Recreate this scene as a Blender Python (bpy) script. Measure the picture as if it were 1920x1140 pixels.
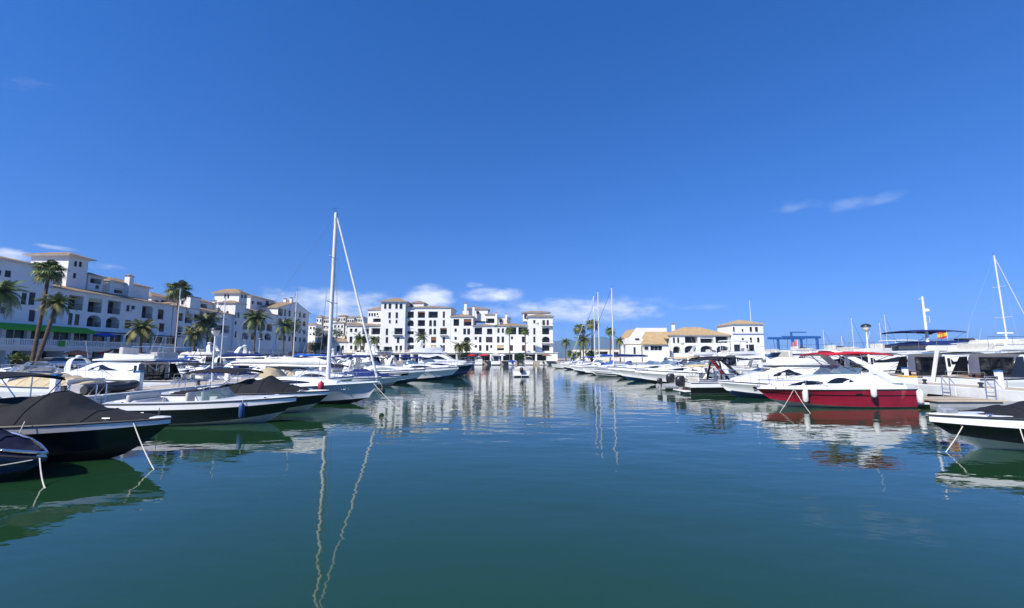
import bpy, math, random
from mathutils import Vector, Matrix

for o in list(bpy.data.objects):
    bpy.data.objects.remove(o)
random.seed(7)
R = math.radians
sc = bpy.context.scene
col = sc.collection

# ------------------------------------------------------------------ camera
CAM_Z, FPX, PITCH = 2.8, 820.0, math.atan((668 - 570) / 820.0)
cam = bpy.data.cameras.new('camera')
cam.sensor_width = 36.0
cam.lens = FPX / 1920.0 * 36.0
cam.clip_start, cam.clip_end = 0.1, 40000.0
camo = bpy.data.objects.new('camera', cam)
col.objects.link(camo)
camo.location = (0, 0, CAM_Z)
camo.rotation_euler = (R(90) + PITCH, 0, 0)
sc.camera = camo

# ------------------------------------------------------------------ sky, sun, exposure
SUN = Vector((-0.56, -0.60, 0.72)).normalized()
EL = math.asin(SUN.z)
AZ = math.atan2(SUN.x, SUN.y)
world = bpy.data.worlds.new('World')
sc.world = world
world.use_nodes = True
wn, wl = world.node_tree.nodes, world.node_tree.links
wn.clear()


def wnode(t, **kw):
    n = wn.new(t)
    for k, v in kw.items():
        setattr(n, k, v)
    return n


def wmath(op, a, b=None, clamp=False):
    n = wn.new('ShaderNodeMath')
    n.operation = op
    n.use_clamp = clamp
    for i, v in enumerate((a, b)):
        if v is None:
            continue
        if isinstance(v, (int, float)):
            n.inputs[i].default_value = v
        else:
            wl.new(v, n.inputs[i])
    return n.outputs[0]


sky = wnode('ShaderNodeTexSky', sky_type='NISHITA')
sky.sun_disc = False
sky.sun_elevation = EL
sky.sun_rotation = AZ
sky.air_density, sky.dust_density, sky.ozone_density = 1.0, 0.0, 2.0
# read the sky a little above the true horizon so that its blue runs down to the sea, as the clear dry air does here
sv = wnode('ShaderNodeTexCoord')
svm = wnode('ShaderNodeVectorMath', operation='MULTIPLY_ADD')
svm.inputs[1].default_value = (1, 1, .92)
svm.inputs[2].default_value = (0, 0, .165)
wl.new(sv.outputs['Generated'], svm.inputs[0])
svn = wnode('ShaderNodeVectorMath', operation='NORMALIZE')
wl.new(svm.outputs[0], svn.inputs[0])
wl.new(svn.outputs[0], sky.inputs['Vector'])
hs = wnode('ShaderNodeHueSaturation')
hs.inputs['Saturation'].default_value = 1.285
hs.inputs['Value'].default_value = 1.0
tint = wnode('ShaderNodeMixRGB', blend_type='MULTIPLY')
tint.inputs[0].default_value = 1.0
tint.inputs[2].default_value = (1.08, 1.06, 1.34, 1)
wl.new(sky.outputs[0], tint.inputs[1])
wl.new(tint.outputs[0], hs.inputs['Color'])
tc = wnode('ShaderNodeTexCoord')
sep = wnode('ShaderNodeSeparateXYZ')
wl.new(tc.outputs['Generated'], sep.inputs[0])
az_s = wmath('ARCTAN2', sep.outputs[0], sep.outputs[1])
el_s = wmath('ARCSINE', sep.outputs[2])
cmb = wnode('ShaderNodeCombineXYZ')
wl.new(wmath('MULTIPLY', az_s, 1.0), cmb.inputs[0])
wl.new(wmath('MULTIPLY', el_s, 2.3), cmb.inputs[1])
cn = wnode('ShaderNodeTexNoise')
cn.inputs['Scale'].default_value = 22
cn.inputs['Detail'].default_value = 10
cn.inputs['Roughness'].default_value = 0.6
wl.new(cmb.outputs[0], cn.inputs['Vector'])
cn2 = wnode('ShaderNodeTexNoise')
cn2.inputs['Scale'].default_value = 3.2
cn2.inputs['Detail'].default_value = 5
wl.new(cmb.outputs[0], cn2.inputs['Vector'])


def cloud_dir(px, py):
    u, v = (px - 960) / FPX, -(py - 570) / FPX
    c, s = math.cos(PITCH), math.sin(PITCH)
    d = Vector((u, c - s * v, s + c * v)).normalized()
    return math.atan2(d.x, d.y), math.asin(d.z)


acc = None
# cumulus heaps low over the land and one wisp high up: centre, half width, half height, weight
for px, py, hw, hh, wgt in ((806, 560, 46, 26, 1.25), (770, 572, 40, 16, .9), (925, 553, 62, 15, 1.0), (884, 534, 24, 7, .7),
                            (620, 566, 150, 28, .9), (690, 585, 160, 26, .88), (1080, 583, 200, 28, .9), (960, 585, 70, 18, .7),
                            (1010, 625, 110, 30, .55), (1620, 377, 105, 16, .72), (1495, 388, 70, 16, .62), (25, 478, 60, 16, .95),
                            (90, 462, 60, 6, .7), (1310, 577, 80, 7, .5), (60, 160, 120, 26, .40), (200, 500, 40, 12, .5), (560, 600, 80, 20, .6)):
    a0, e0 = cloud_dir(px, py)
    a1, _ = cloud_dir(px + hw, py)
    _, e1 = cloud_dir(px, py - hh)
    da = wmath('DIVIDE', wmath('SUBTRACT', az_s, a0), abs(a1 - a0))
    de = wmath('DIVIDE', wmath('SUBTRACT', el_s, e0), abs(e1 - e0))
    r2 = wmath('ADD', wmath('MULTIPLY', da, da), wmath('MULTIPLY', de, de))
    g = wmath('MULTIPLY', wmath('SUBTRACT', 1.0, wmath('MULTIPLY', r2, 0.6), True), wgt)
    acc = g if acc is None else wmath('MAXIMUM', acc, g)
# the same sort of low broken cloud goes on all round the horizon, outside the picture
band = wmath('SUBTRACT', 1.0, wmath('DIVIDE', wmath('ABSOLUTE', wmath('SUBTRACT', el_s, 0.11)), 0.07), True)
outside = wmath('GREATER_THAN', wmath('ABSOLUTE', az_s), 0.92)
band = wmath('MULTIPLY', wmath('MULTIPLY', band, outside), wmath('MULTIPLY', wmath('SUBTRACT', cn2.outputs[0], 0.35), 2.6, True))
acc = wmath('MAXIMUM', acc, band)
dens = wmath('ADD', acc, wmath('MULTIPLY', wmath('SUBTRACT', cn.outputs[0], 0.5), 1.5))
dens = wmath('MULTIPLY', wmath('SUBTRACT', dens, 0.36), 1.25, True)
dens = wmath('MULTIPLY', dens, wmath('MULTIPLY', acc, 1.6, True), True)
high = wmath('SUBTRACT', 1.0, wmath('MULTIPLY', wmath('GREATER_THAN', el_s, 0.2), 0.62))
dens = wmath('MULTIPLY', dens, high)
cloudc = wnode('ShaderNodeMixRGB')
cloudc.inputs[1].default_value = (5.6, 6.3, 7.6, 1)
cloudc.inputs[2].default_value = (8.6, 8.8, 9.2, 1)
wl.new(dens, cloudc.inputs[0])
mixc = wnode('ShaderNodeMixRGB')
wl.new(wmath('MULTIPLY', dens, 0.84), mixc.inputs[0])
wl.new(hs.outputs[0], mixc.inputs[1])
wl.new(cloudc.outputs[0], mixc.inputs[2])
bg = wnode('ShaderNodeBackground')
bg.inputs['Strength'].default_value = 0.107
wl.new(mixc.outputs[0], bg.inputs['Color'])
wo = wnode('ShaderNodeOutputWorld')
wl.new(bg.outputs[0], wo.inputs['Surface'])

sun = bpy.data.lights.new('sun', 'SUN')
sun.energy = 4.9
sun.angle = R(0.53)
sun.color = (1.0, 0.955, 0.88)
suno = bpy.data.objects.new('sun', sun)
col.objects.link(suno)
suno.rotation_euler = SUN.to_track_quat('Z', 'Y').to_euler()
suno.location = (0, 0, 60)
vs = sc.view_settings
vs.view_transform = 'Standard'
vs.look = 'None'
vs.gamma = 1.0
vs.use_curve_mapping = False
vs.exposure = 0.42
sc.render.engine = 'CYCLES'

# ------------------------------------------------------------------ materials
M = {}


def mat(name, c, rough=.5, metal=0., var=.12, vscale=2.0, bump=0., bscale=20., spec=.5, coat=0., c2=None, vdet=4, stretch=(1, 1, 1)):
    m = bpy.data.materials.new(name)
    m.use_nodes = True
    nt = m.node_tree
    b = nt.nodes['Principled BSDF']
    b.inputs['Roughness'].default_value = rough
    b.inputs['Metallic'].default_value = metal
    b.inputs['Specular IOR Level'].default_value = spec
    b.inputs['Coat Weight'].default_value = coat
    b.inputs['Coat Roughness'].default_value = .06
    t = nt.nodes.new('ShaderNodeTexCoord')
    mp = nt.nodes.new('ShaderNodeMapping')
    mp.inputs['Scale'].default_value = stretch
    nt.links.new(t.outputs['Object'], mp.inputs[0])
    n = nt.nodes.new('ShaderNodeTexNoise')
    n.inputs['Scale'].default_value = vscale
    n.inputs['Detail'].default_value = vdet
    n.inputs['Roughness'].default_value = .62
    nt.links.new(mp.outputs[0], n.inputs['Vector'])
    rmp = nt.nodes.new('ShaderNodeValToRGB')
    rmp.color_ramp.elements[0].position = .3
    rmp.color_ramp.elements[1].position = .7
    a = c2 or tuple(x * (1 - var) for x in c)
    rmp.color_ramp.elements[0].color = (*a, 1)
    rmp.color_ramp.elements[1].color = (*[min(1, x * (1 + var * .4)) for x in c], 1)
    nt.links.new(n.outputs[0], rmp.inputs[0])
    nt.links.new(rmp.outputs[0], b.inputs['Base Color'])
    if bump:
        n2 = nt.nodes.new('ShaderNodeTexNoise')
        n2.inputs['Scale'].default_value = bscale
        n2.inputs['Detail'].default_value = 3
        nt.links.new(mp.outputs[0], n2.inputs['Vector'])
        bp = nt.nodes.new('ShaderNodeBump')
        bp.inputs['Strength'].default_value = bump
        bp.inputs['Distance'].default_value = .05
        nt.links.new(n2.outputs[0], bp.inputs['Height'])
        nt.links.new(bp.outputs[0], b.inputs['Normal'])
    M[name] = m
    return m


mat('gelcoat', (.80, .80, .78), .22, var=.07, vscale=1.2, coat=.3)
mat('gelcoat_cream', (.74, .71, .62), .28, var=.08, vscale=1.2, coat=.2)
mat('gelcoat_grey', (.50, .54, .59), .22, var=.08, vscale=1.0, coat=.3)  # white sailboat hull, its shade put into the base colour as grey
mat('black_hull', (.008, .009, .012), .12, var=.2, vscale=1.5, coat=.6)
mat('navy_hull', (.012, .025, .07), .14, var=.2, vscale=1.5, coat=.6)
mat('blue_hull', (.02, .11, .28), .18, var=.15, coat=.4)
mat('red_hull', (.31, .012, .035), .16, metal=.0, var=.2, vscale=.9, coat=.8)
mat('silver_band', (.55, .55, .57), .25, metal=.5, var=.1)
mat('bottom_white', (.55, .58, .56), .4, var=.2, vscale=2)
mat('bottom_black', (.015, .018, .022), .5, var=.3)
mat('bottom_blue', (.02, .06, .16), .5, var=.3)
mat('black_canvas', (.022, .022, .025), .85, var=.25, vscale=2.5, bump=.9, bscale=2.2, spec=.2)
mat('dark_navy_canvas', (.008, .012, .035), .8, var=.25, vscale=3, bump=.9, bscale=3, spec=.2)
mat('navy_canvas', (.015, .03, .13), .8, var=.2, vscale=3, bump=.3, bscale=5, spec=.2)
mat('blue_canvas', (.02, .09, .42), .8, var=.2, vscale=3, bump=.3, bscale=5, spec=.2)
mat('beige_canvas', (.58, .47, .29), .85, var=.18, vscale=2, bump=.9, bscale=2.4, spec=.2)
mat('white_canvas', (.74, .73, .70), .8, var=.12, vscale=3, bump=.4, bscale=5, spec=.2)
mat('grey_canvas', (.25, .27, .30), .85, var=.2, vscale=3, bump=.3, bscale=5, spec=.2)
mat('red_canvas', (.52, .02, .035), .8, var=.18, vscale=3, bump=.3, bscale=5, spec=.2)
mat('green_canvas', (.06, .36, .04), .8, var=.15, vscale=2, spec=.2)
mat('brown_canvas', (.22, .10, .05), .8, var=.2, vscale=2, spec=.2)
mat('wire', (.30, .31, .32), .6, var=.05)
mat('steel', (.66, .67, .68), .22, metal=.95, var=.06)
mat('alloy', (.74, .72, .67), .42, metal=.1, var=.08)
mat('painted_white', (.78, .78, .77), .4, var=.08)
mat('teak', (.33, .20, .11), .65, var=.3, vscale=6, stretch=(1, 12, 1))
mat('rubber', (.03, .03, .035), .6, var=.2)
mat('plastic_black', (.018, .018, .02), .35, var=.2)
mat('plastic_grey', (.35, .36, .37), .45, var=.1)
mat('fender_white', (.76, .75, .70), .45, var=.14, vscale=6)
mat('fender_blue', (.02, .06, .22), .45, var=.2, vscale=6)
mat('fender_red', (.45, .03, .06), .45, var=.2, vscale=6)
mat('rope', (.62, .59, .50), .9, var=.2, vscale=30)
mat('rope_dark', (.06, .07, .09), .9, var=.2, vscale=30)
mat('vinyl', (.60, .57, .50), .55, var=.15, vscale=4)
mat('vinyl_red', (.36, .03, .04), .5, var=.15, vscale=4)
mat('stucco', (.78, .775, .75), .9, var=.07, vscale=.35, bump=.2, bscale=6, spec=.2)
mat('stucco_cream', (.72, .68, .58), .9, var=.08, vscale=.35, bump=.2, bscale=6, spec=.2)
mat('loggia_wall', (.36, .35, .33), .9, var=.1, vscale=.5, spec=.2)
mat('wood_dark', (.09, .045, .025), .7, var=.3, vscale=5)
mat('wood_red', (.20, .07, .035), .7, var=.25, vscale=3)
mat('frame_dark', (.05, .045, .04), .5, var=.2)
mat('frame_white', (.7, .7, .69), .5, var=.1)
mat('railing_iron', (.03, .03, .035), .5, var=.2)
mat('concrete', (.47, .45, .41), .9, var=.2, vscale=1.2, bump=.4, bscale=12, spec=.2)
mat('concrete_deck', (.50, .43, .33), .9, var=.22, vscale=1.5, bump=.4, bscale=14, spec=.2)
mat('pier_paint', (.70, .70, .68), .8, var=.22, vscale=.9, bump=.2, bscale=10, spec=.25, vdet=8)
mat('paving', (.42, .36, .30), .9, var=.2, vscale=.6, bump=.3, bscale=8, spec=.2)
mat('rock', (.22, .20, .17), .95, var=.4, vscale=.3, bump=.6, bscale=1)
mat('hill_scrub', (.04, .06, .04), .95, var=.5, vscale=.004, c2=(.07, .07, .05), spec=.1)
mat('slope_scrub', (.05, .06, .03), .95, var=.5, vscale=.15, c2=(.15, .12, .08), spec=.1)
mat('palm_bark', (.11, .08, .055), .95, var=.4, vscale=8, bump=.8, bscale=9, stretch=(.5, .5, 3))
mat('palm_green', (.12, .17, .045), .5, var=.35, vscale=1.2, spec=.3)
mat('palm_olive', (.21, .21, .065), .5, var=.35, vscale=1.2, spec=.3)
mat('palm_dry', (.22, .15, .07), .8, var=.35, vscale=2, spec=.2)
mat('leaf_dark', (.035, .075, .02), .55, var=.4, vscale=2.5, spec=.3)
mat('leaf_light', (.10, .15, .03), .55, var=.4, vscale=2.5, spec=.3)
mat('crane_blue', (.02, .10, .33), .4, var=.15)
mat('lamp_cap', (.02, .025, .03), .4, var=.2)
mat('globe', (.7, .7, .68), .3, var=.05)
mat('flag_red', (.55, .02, .03), .8, var=.1)
mat('pennant_pink', (.62, .2, .22), .8, var=.1)
mat('flag_yellow', (.75, .45, .02), .8, var=.1)
mat('orange_plastic', (.62, .16, .03), .5, var=.12)
mat('car_silver', (.42, .43, .45), .25, metal=.5, var=.05, coat=.6)
mat('car_white', (.72, .72, .71), .25, var=.05, coat=.6)
mat('car_dark', (.03, .035, .045), .2, var=.1, coat=.6)
mat('stripe_blue', (.10, .14, .30), .7, var=.1)
mat('mark_white', (.75, .75, .75), .5, var=.05)


def glass(name, c, rough=.04, alpha=1.0, var=.4, vs_=.8):
    m = mat(name, c, rough, var=var, vscale=vs_, spec=.6)
    if alpha < 1:
        m.node_tree.nodes['Principled BSDF'].inputs['Alpha'].default_value = alpha
    return m


glass('glass_dark', (.012, .014, .018))
glass('glass_house', (.02, .024, .032), .10, var=.7, vs_=.6)
M['glass_house'].node_tree.nodes['Principled BSDF'].inputs['Specular IOR Level'].default_value = .3
glass('glass_brown', (.05, .028, .02), .06)
glass('glass_tint', (.16, .26, .26), .05, .55)
glass('glass_blue', (.10, .17, .25), .05, .8)


def tile_mat(name, c, c2):
    m = mat(name, c, .85, var=.2, vscale=1.4, c2=c2, spec=.2, vdet=6)
    nt = m.node_tree
    b = nt.nodes['Principled BSDF']
    t = [n for n in nt.nodes if n.type == 'TEX_COORD'][0]
    g = nt.nodes.new('ShaderNodeNewGeometry')
    w = nt.nodes.new('ShaderNodeTexWave')
    w.inputs['Scale'].default_value = 1.4
    w.inputs['Distortion'].default_value = .4
    w.bands_direction = 'DIAGONAL'
    nt.links.new(t.outputs['Object'], w.inputs['Vector'])
    bp = nt.nodes.new('ShaderNodeBump')
    bp.inputs['Strength'].default_value = .7
    bp.inputs['Distance'].default_value = .08
    nt.links.new(w.outputs['Fac'], bp.inputs['Height'])
    nt.links.new(bp.outputs[0], b.inputs['Normal'])


tile_mat('tile', (.40, .27, .15), (.22, .15, .09))
tile_mat('tile_warm', (.52, .37, .20), (.40, .27, .13))


def water_mat():
    m = bpy.data.materials.new('water')
    m.use_nodes = True
    nt = m.node_tree
    b = nt.nodes['Principled BSDF']
    b.inputs['Base Color'].default_value = (.0135, .050, .020, 1)
    b.inputs['Roughness'].default_value = .02
    b.inputs['IOR'].default_value = 1.5
    t = nt.nodes.new('ShaderNodeTexCoord')
    last = None
    for sx, sy, scale, dist, st in ((1.0, 1.6, .35, .10, .30), (1.0, 2.0, 1.3, .022, .32), (1.0, 1.5, 4.5, .004, .25)):
        mp = nt.nodes.new('ShaderNodeMapping')
        mp.inputs['Scale'].default_value = (sx, sy, 1)
        mp.inputs['Rotation'].default_value = (0, 0, .25)
        nt.links.new(t.outputs['Object'], mp.inputs[0])
        n = nt.nodes.new('ShaderNodeTexNoise')
        n.inputs['Scale'].default_value = scale
        n.inputs['Detail'].default_value = 2
        n.inputs['Roughness'].default_value = .45
        nt.links.new(mp.outputs[0], n.inputs['Vector'])
        bp = nt.nodes.new('ShaderNodeBump')
        wp = nt.nodes.new('ShaderNodeTexNoise')
        wp.inputs['Scale'].default_value = .045
        wp.inputs['Detail'].default_value = 3
        nt.links.new(t.outputs['Object'], wp.inputs['Vector'])
        wr = nt.nodes.new('ShaderNodeMapRange')
        wr.inputs[1].default_value, wr.inputs[2].default_value = .35, .65
        wr.inputs[3].default_value, wr.inputs[4].default_value = st * .45, st * 1.5
        nt.links.new(wp.outputs[0], wr.inputs[0])
        nt.links.new(wr.outputs[0], bp.inputs['Strength'])
        bp.inputs['Distance'].default_value = dist
        nt.links.new(n.outputs[0], bp.inputs['Height'])
        if last:
            nt.links.new(last, bp.inputs['Normal'])
        last = bp.outputs[0]
    nt.links.new(last, b.inputs['Normal'])
    M['water'] = m


water_mat()

# ------------------------------------------------------------------ mesh helpers
CP, SP = math.cos(PITCH), math.sin(PITCH)


def ray(px, py):
    u, v = (px - 960) / FPX, -(py - 570) / FPX
    return Vector((u, CP - SP * v, SP + CP * v))


def onY(px, py, Y):
    d = ray(px, py)
    t = Y / d.y
    return Vector((d.x * t, Y, CAM_Z + d.z * t))


def onX(px, py, X):
    d = ray(px, py)
    t = X / d.x
    return Vector((X, d.y * t, CAM_Z + d.z * t))


class MB:
    def __init__(s):
        s.v, s.f = [], []

    def add(s, vs_, fs):
        k = len(s.v)
        s.v += [tuple(p) for p in vs_]
        s.f += [tuple(i + k for i in f) for f in fs]
        return s

    def quad(s, a, b, c, d):
        return s.add([a, b, c, d], [(0, 1, 2, 3)])

    def box(s, x0, x1, y0, y1, z0, z1, m=None):
        p = [Vector((x, y, z)) for z in (z0, z1) for y in (y0, y1) for x in (x0, x1)]
        if m is not None:
            p = [m @ q for q in p]
        return s.add(p, [(0, 2, 3, 1), (4, 5, 7, 6), (0, 1, 5, 4), (2, 6, 7, 3), (0, 4, 6, 2), (1, 3, 7, 5)])

    def bbox(s, x0, x1, y0, y1, z0, z1, b=.02):
        # box with chamfered vertical edges and top
        def ring(i, z):
            return [(x0 + i, y0 + b, z), (x0 + b, y0 + i, z), (x1 - b, y0 + i, z), (x1 - i, y0 + b, z),
                    (x1 - i, y1 - b, z), (x1 - b, y1 - i, z), (x0 + b, y1 - i, z), (x0 + i, y1 - b, z)]
        r2 = [(min(max(p[0], x0 + b), x1 - b), min(max(p[1], y0 + b), y1 - b), z1) for p in ring(0, z1)]
        return s.loft([ring(0, z0), ring(0, z1 - b), r2])

    def loft(s, rings, cap=True, closed=True):
        n = len(rings[0])
        k = len(s.v)
        for r in rings:
            s.v += [tuple(p) for p in r]
        for i in range(len(rings) - 1):
            for j in range(n if closed else n - 1):
                a, b = k + i * n + j, k + i * n + (j + 1) % n
                s.f.append((a, b, b + n, a + n))
        if cap and closed:
            s.f.append(tuple(k + j for j in range(n))[::-1])
            s.f.append(tuple(k + (len(rings) - 1) * n + j for j in range(n)))
        return s

    def tube(s, pts, r, n=6, r2=None):
        pts = [Vector(p) for p in pts]
        rings = []
        for i, p in enumerate(pts):
            d = (pts[min(i + 1, len(pts) - 1)] - pts[max(i - 1, 0)])
            if d.length < 1e-6:
                d = Vector((0, 0, 1))
            d.normalize()
            a = d.cross(Vector((0, 0, 1)) if abs(d.z) < .9 else Vector((1, 0, 0))).normalized()
            b = d.cross(a)
            rr = r if r2 is None else r + (r2 - r) * i / max(1, len(pts) - 1)
            rings.append([p + (a * math.cos(2 * math.pi * j / n) + b * math.sin(2 * math.pi * j / n)) * rr for j in range(n)])
        return s.loft(rings)

    def lathe(s, prof, n=12, c=(0, 0, 0)):
        return s.loft([[(c[0] + r * math.cos(2 * math.pi * j / n), c[1] + r * math.sin(2 * math.pi * j / n), c[2] + z) for j in range(n)] for r, z in prof])

    def build(s, name, m, parent=None, smooth=False, loc=None):
        me = bpy.data.meshes.new(name)
        me.from_pydata(s.v, [], s.f)
        me.materials.append(M[m])
        if smooth:
            me.polygons.foreach_set('use_smooth', [True] * len(me.polygons))
        me.update()
        o = bpy.data.objects.new(name, me)
        col.objects.link(o)
        if parent is not None:
            o.parent = parent
        if smooth:
            try:
                me.set_sharp_from_angle(angle=R(38))
            except Exception:
                pass
        if loc is not None:
            o.location = loc
        return o


def tag(o, label, cat=None, group=None, kind=None):
    if label:
        o['label'] = label
    if cat:
        o['category'] = cat
    if group:
        o['group'] = group
    if kind:
        o['kind'] = kind
    return o


def thing(name, label, cat, loc=(0, 0, 0), rz=0., group=None):
    o = bpy.data.objects.new(name, None)
    col.objects.link(o)
    o.location = loc
    o.rotation_euler = (0, 0, rz)
    o.empty_display_size = .3
    return tag(o, label, cat, group)


def lerp(a, b, t):
    return a + (b - a) * t

# ------------------------------------------------------------------ setting: water, land, quays, piers
def struct(name, mb, m, parent=None):
    o = mb.build(name, m, parent)
    if parent is None:
        o['kind'] = 'structure'
    return o


struct('water', MB().quad((-9000, -3000, 0), (9000, -3000, 0), (9000, 9000, 0), (-9000, 9000, 0)), 'water')
struct('promenade', MB().box(-140, -56, 20, 150, -1.5, 1.2), 'paving')
struct('harbour_quay', MB().box(-140, 62, 150, 330, -1.5, 1.204), 'paving')
struct('harbour_ground', MB().box(17, 74, 118, 149.9, -1.5, 1.2), 'concrete')
struct('breakwater', MB().box(95, 112, 60, 330, -1.5, 2.2), 'rock')


def ridge_hill(name, xs, Y, dep, mt, seed):
    rnd = random.Random(seed)
    mb = MB()
    rings = []
    for x, h in xs:
        j = lambda a: rnd.uniform(1 - a, 1 + a)
        rings.append([(x, Y - dep * j(.1), -2), (x, Y - dep * .55, h * .45 * j(.12)), (x, Y - dep * .2, h * .85 * j(.06)), (x, Y, h), (x, Y + dep, -2)])
    mb.loft(rings, cap=False, closed=False)
    return struct(name, mb, mt)


def far_hills():
    # a far coast range seen over the harbour mouth, about six kilometres off
    Y = 6000.
    pts = [(700, 660), (860, 648), (985, 655), (1020, 646), (1045, 639), (1062, 636), (1085, 640), (1105, 633), (1130, 631), (1150, 637), (1175, 642), (1200, 650), (1260, 655), (1340, 660), (1440, 665), (1600, 669)]
    xs = []
    for (xa, ya), (xb, yb) in zip(pts, pts[1:]):
        for k in range(4):
            p = onY(lerp(xa, xb, k / 4), lerp(ya, yb, k / 4) + random.uniform(-.8, .8), Y)
            xs.append((p.x, max(1., p.z)))
    ridge_hill('far_hills', xs, Y, 900, 'hill_scrub', 3)


far_hills()
ridge_hill('hillside', [(-190, 2), (-170, 9), (-150, 14), (-125, 17), (-100, 18), (-80, 16.5), (-60, 13), (-45, 8), (-20, 1.3)], 262, 42, 'slope_scrub', 5)


def pier(name, x0, x1, y0, y1, z=.9, side=1):
    root = struct(name, MB().box(x0, x1, y0, y1, z - .14, z), 'concrete_deck')
    # beams along both edges, cut into cast lengths, and a row of piles
    n = int((y1 - y0) / 6)
    for k in range(n):
        a, b = y0 + (y1 - y0) * k / n + .03, y0 + (y1 - y0) * (k + 1) / n - .03
        for xa, xb in ((x0 - .06, x0 + .3), (x1 - .3, x1 + .06)):
            MB().bbox(xa, xb, a, b, z - .56, z + .03, .025).build('edge_beam', 'pier_paint', root)
        for xx in (x0 + .45, x1 - .45):
            MB().lathe([(.2, -2), (.2, z - .15)], 10, (xx, (a + b) / 2, 0)).build('pile', 'concrete', root, True)
        MB().box(x0 + .31, x1 - .31, (a + b) / 2 - .25, (a + b) / 2 + .25, z - .5, z - .142).build('cross_beam', 'concrete', root)
    return root


PL0, PL1, PR0, PR1 = -23.2, -20., 27.6, 31.0
pier('pier_west', PL0, PL1, 9, 104)
pier('pier_east', PR0, PR1, 9, 108)
pier('pier_inner', -45.2, -42.6, 30, 120)


# ------------------------------------------------------------------ buildings
ZV = Vector((0, 0, 1))


def basis(P0, U, N):
    m = Matrix.Identity(4)
    for i in range(3):
        m[i][0], m[i][1], m[i][2], m[i][3] = U[i], -N[i], ZV[i], P0[i]
    return m


def arch_pts(a, b, c, d, n=8):
    r = (b - a) / 2
    h = min(r, (d - c) * .45)
    return [((a + b) / 2 - r * math.cos(math.pi * i / n), d - h + h * math.sin(math.pi * i / n)) for i in range(n + 1)]


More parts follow.
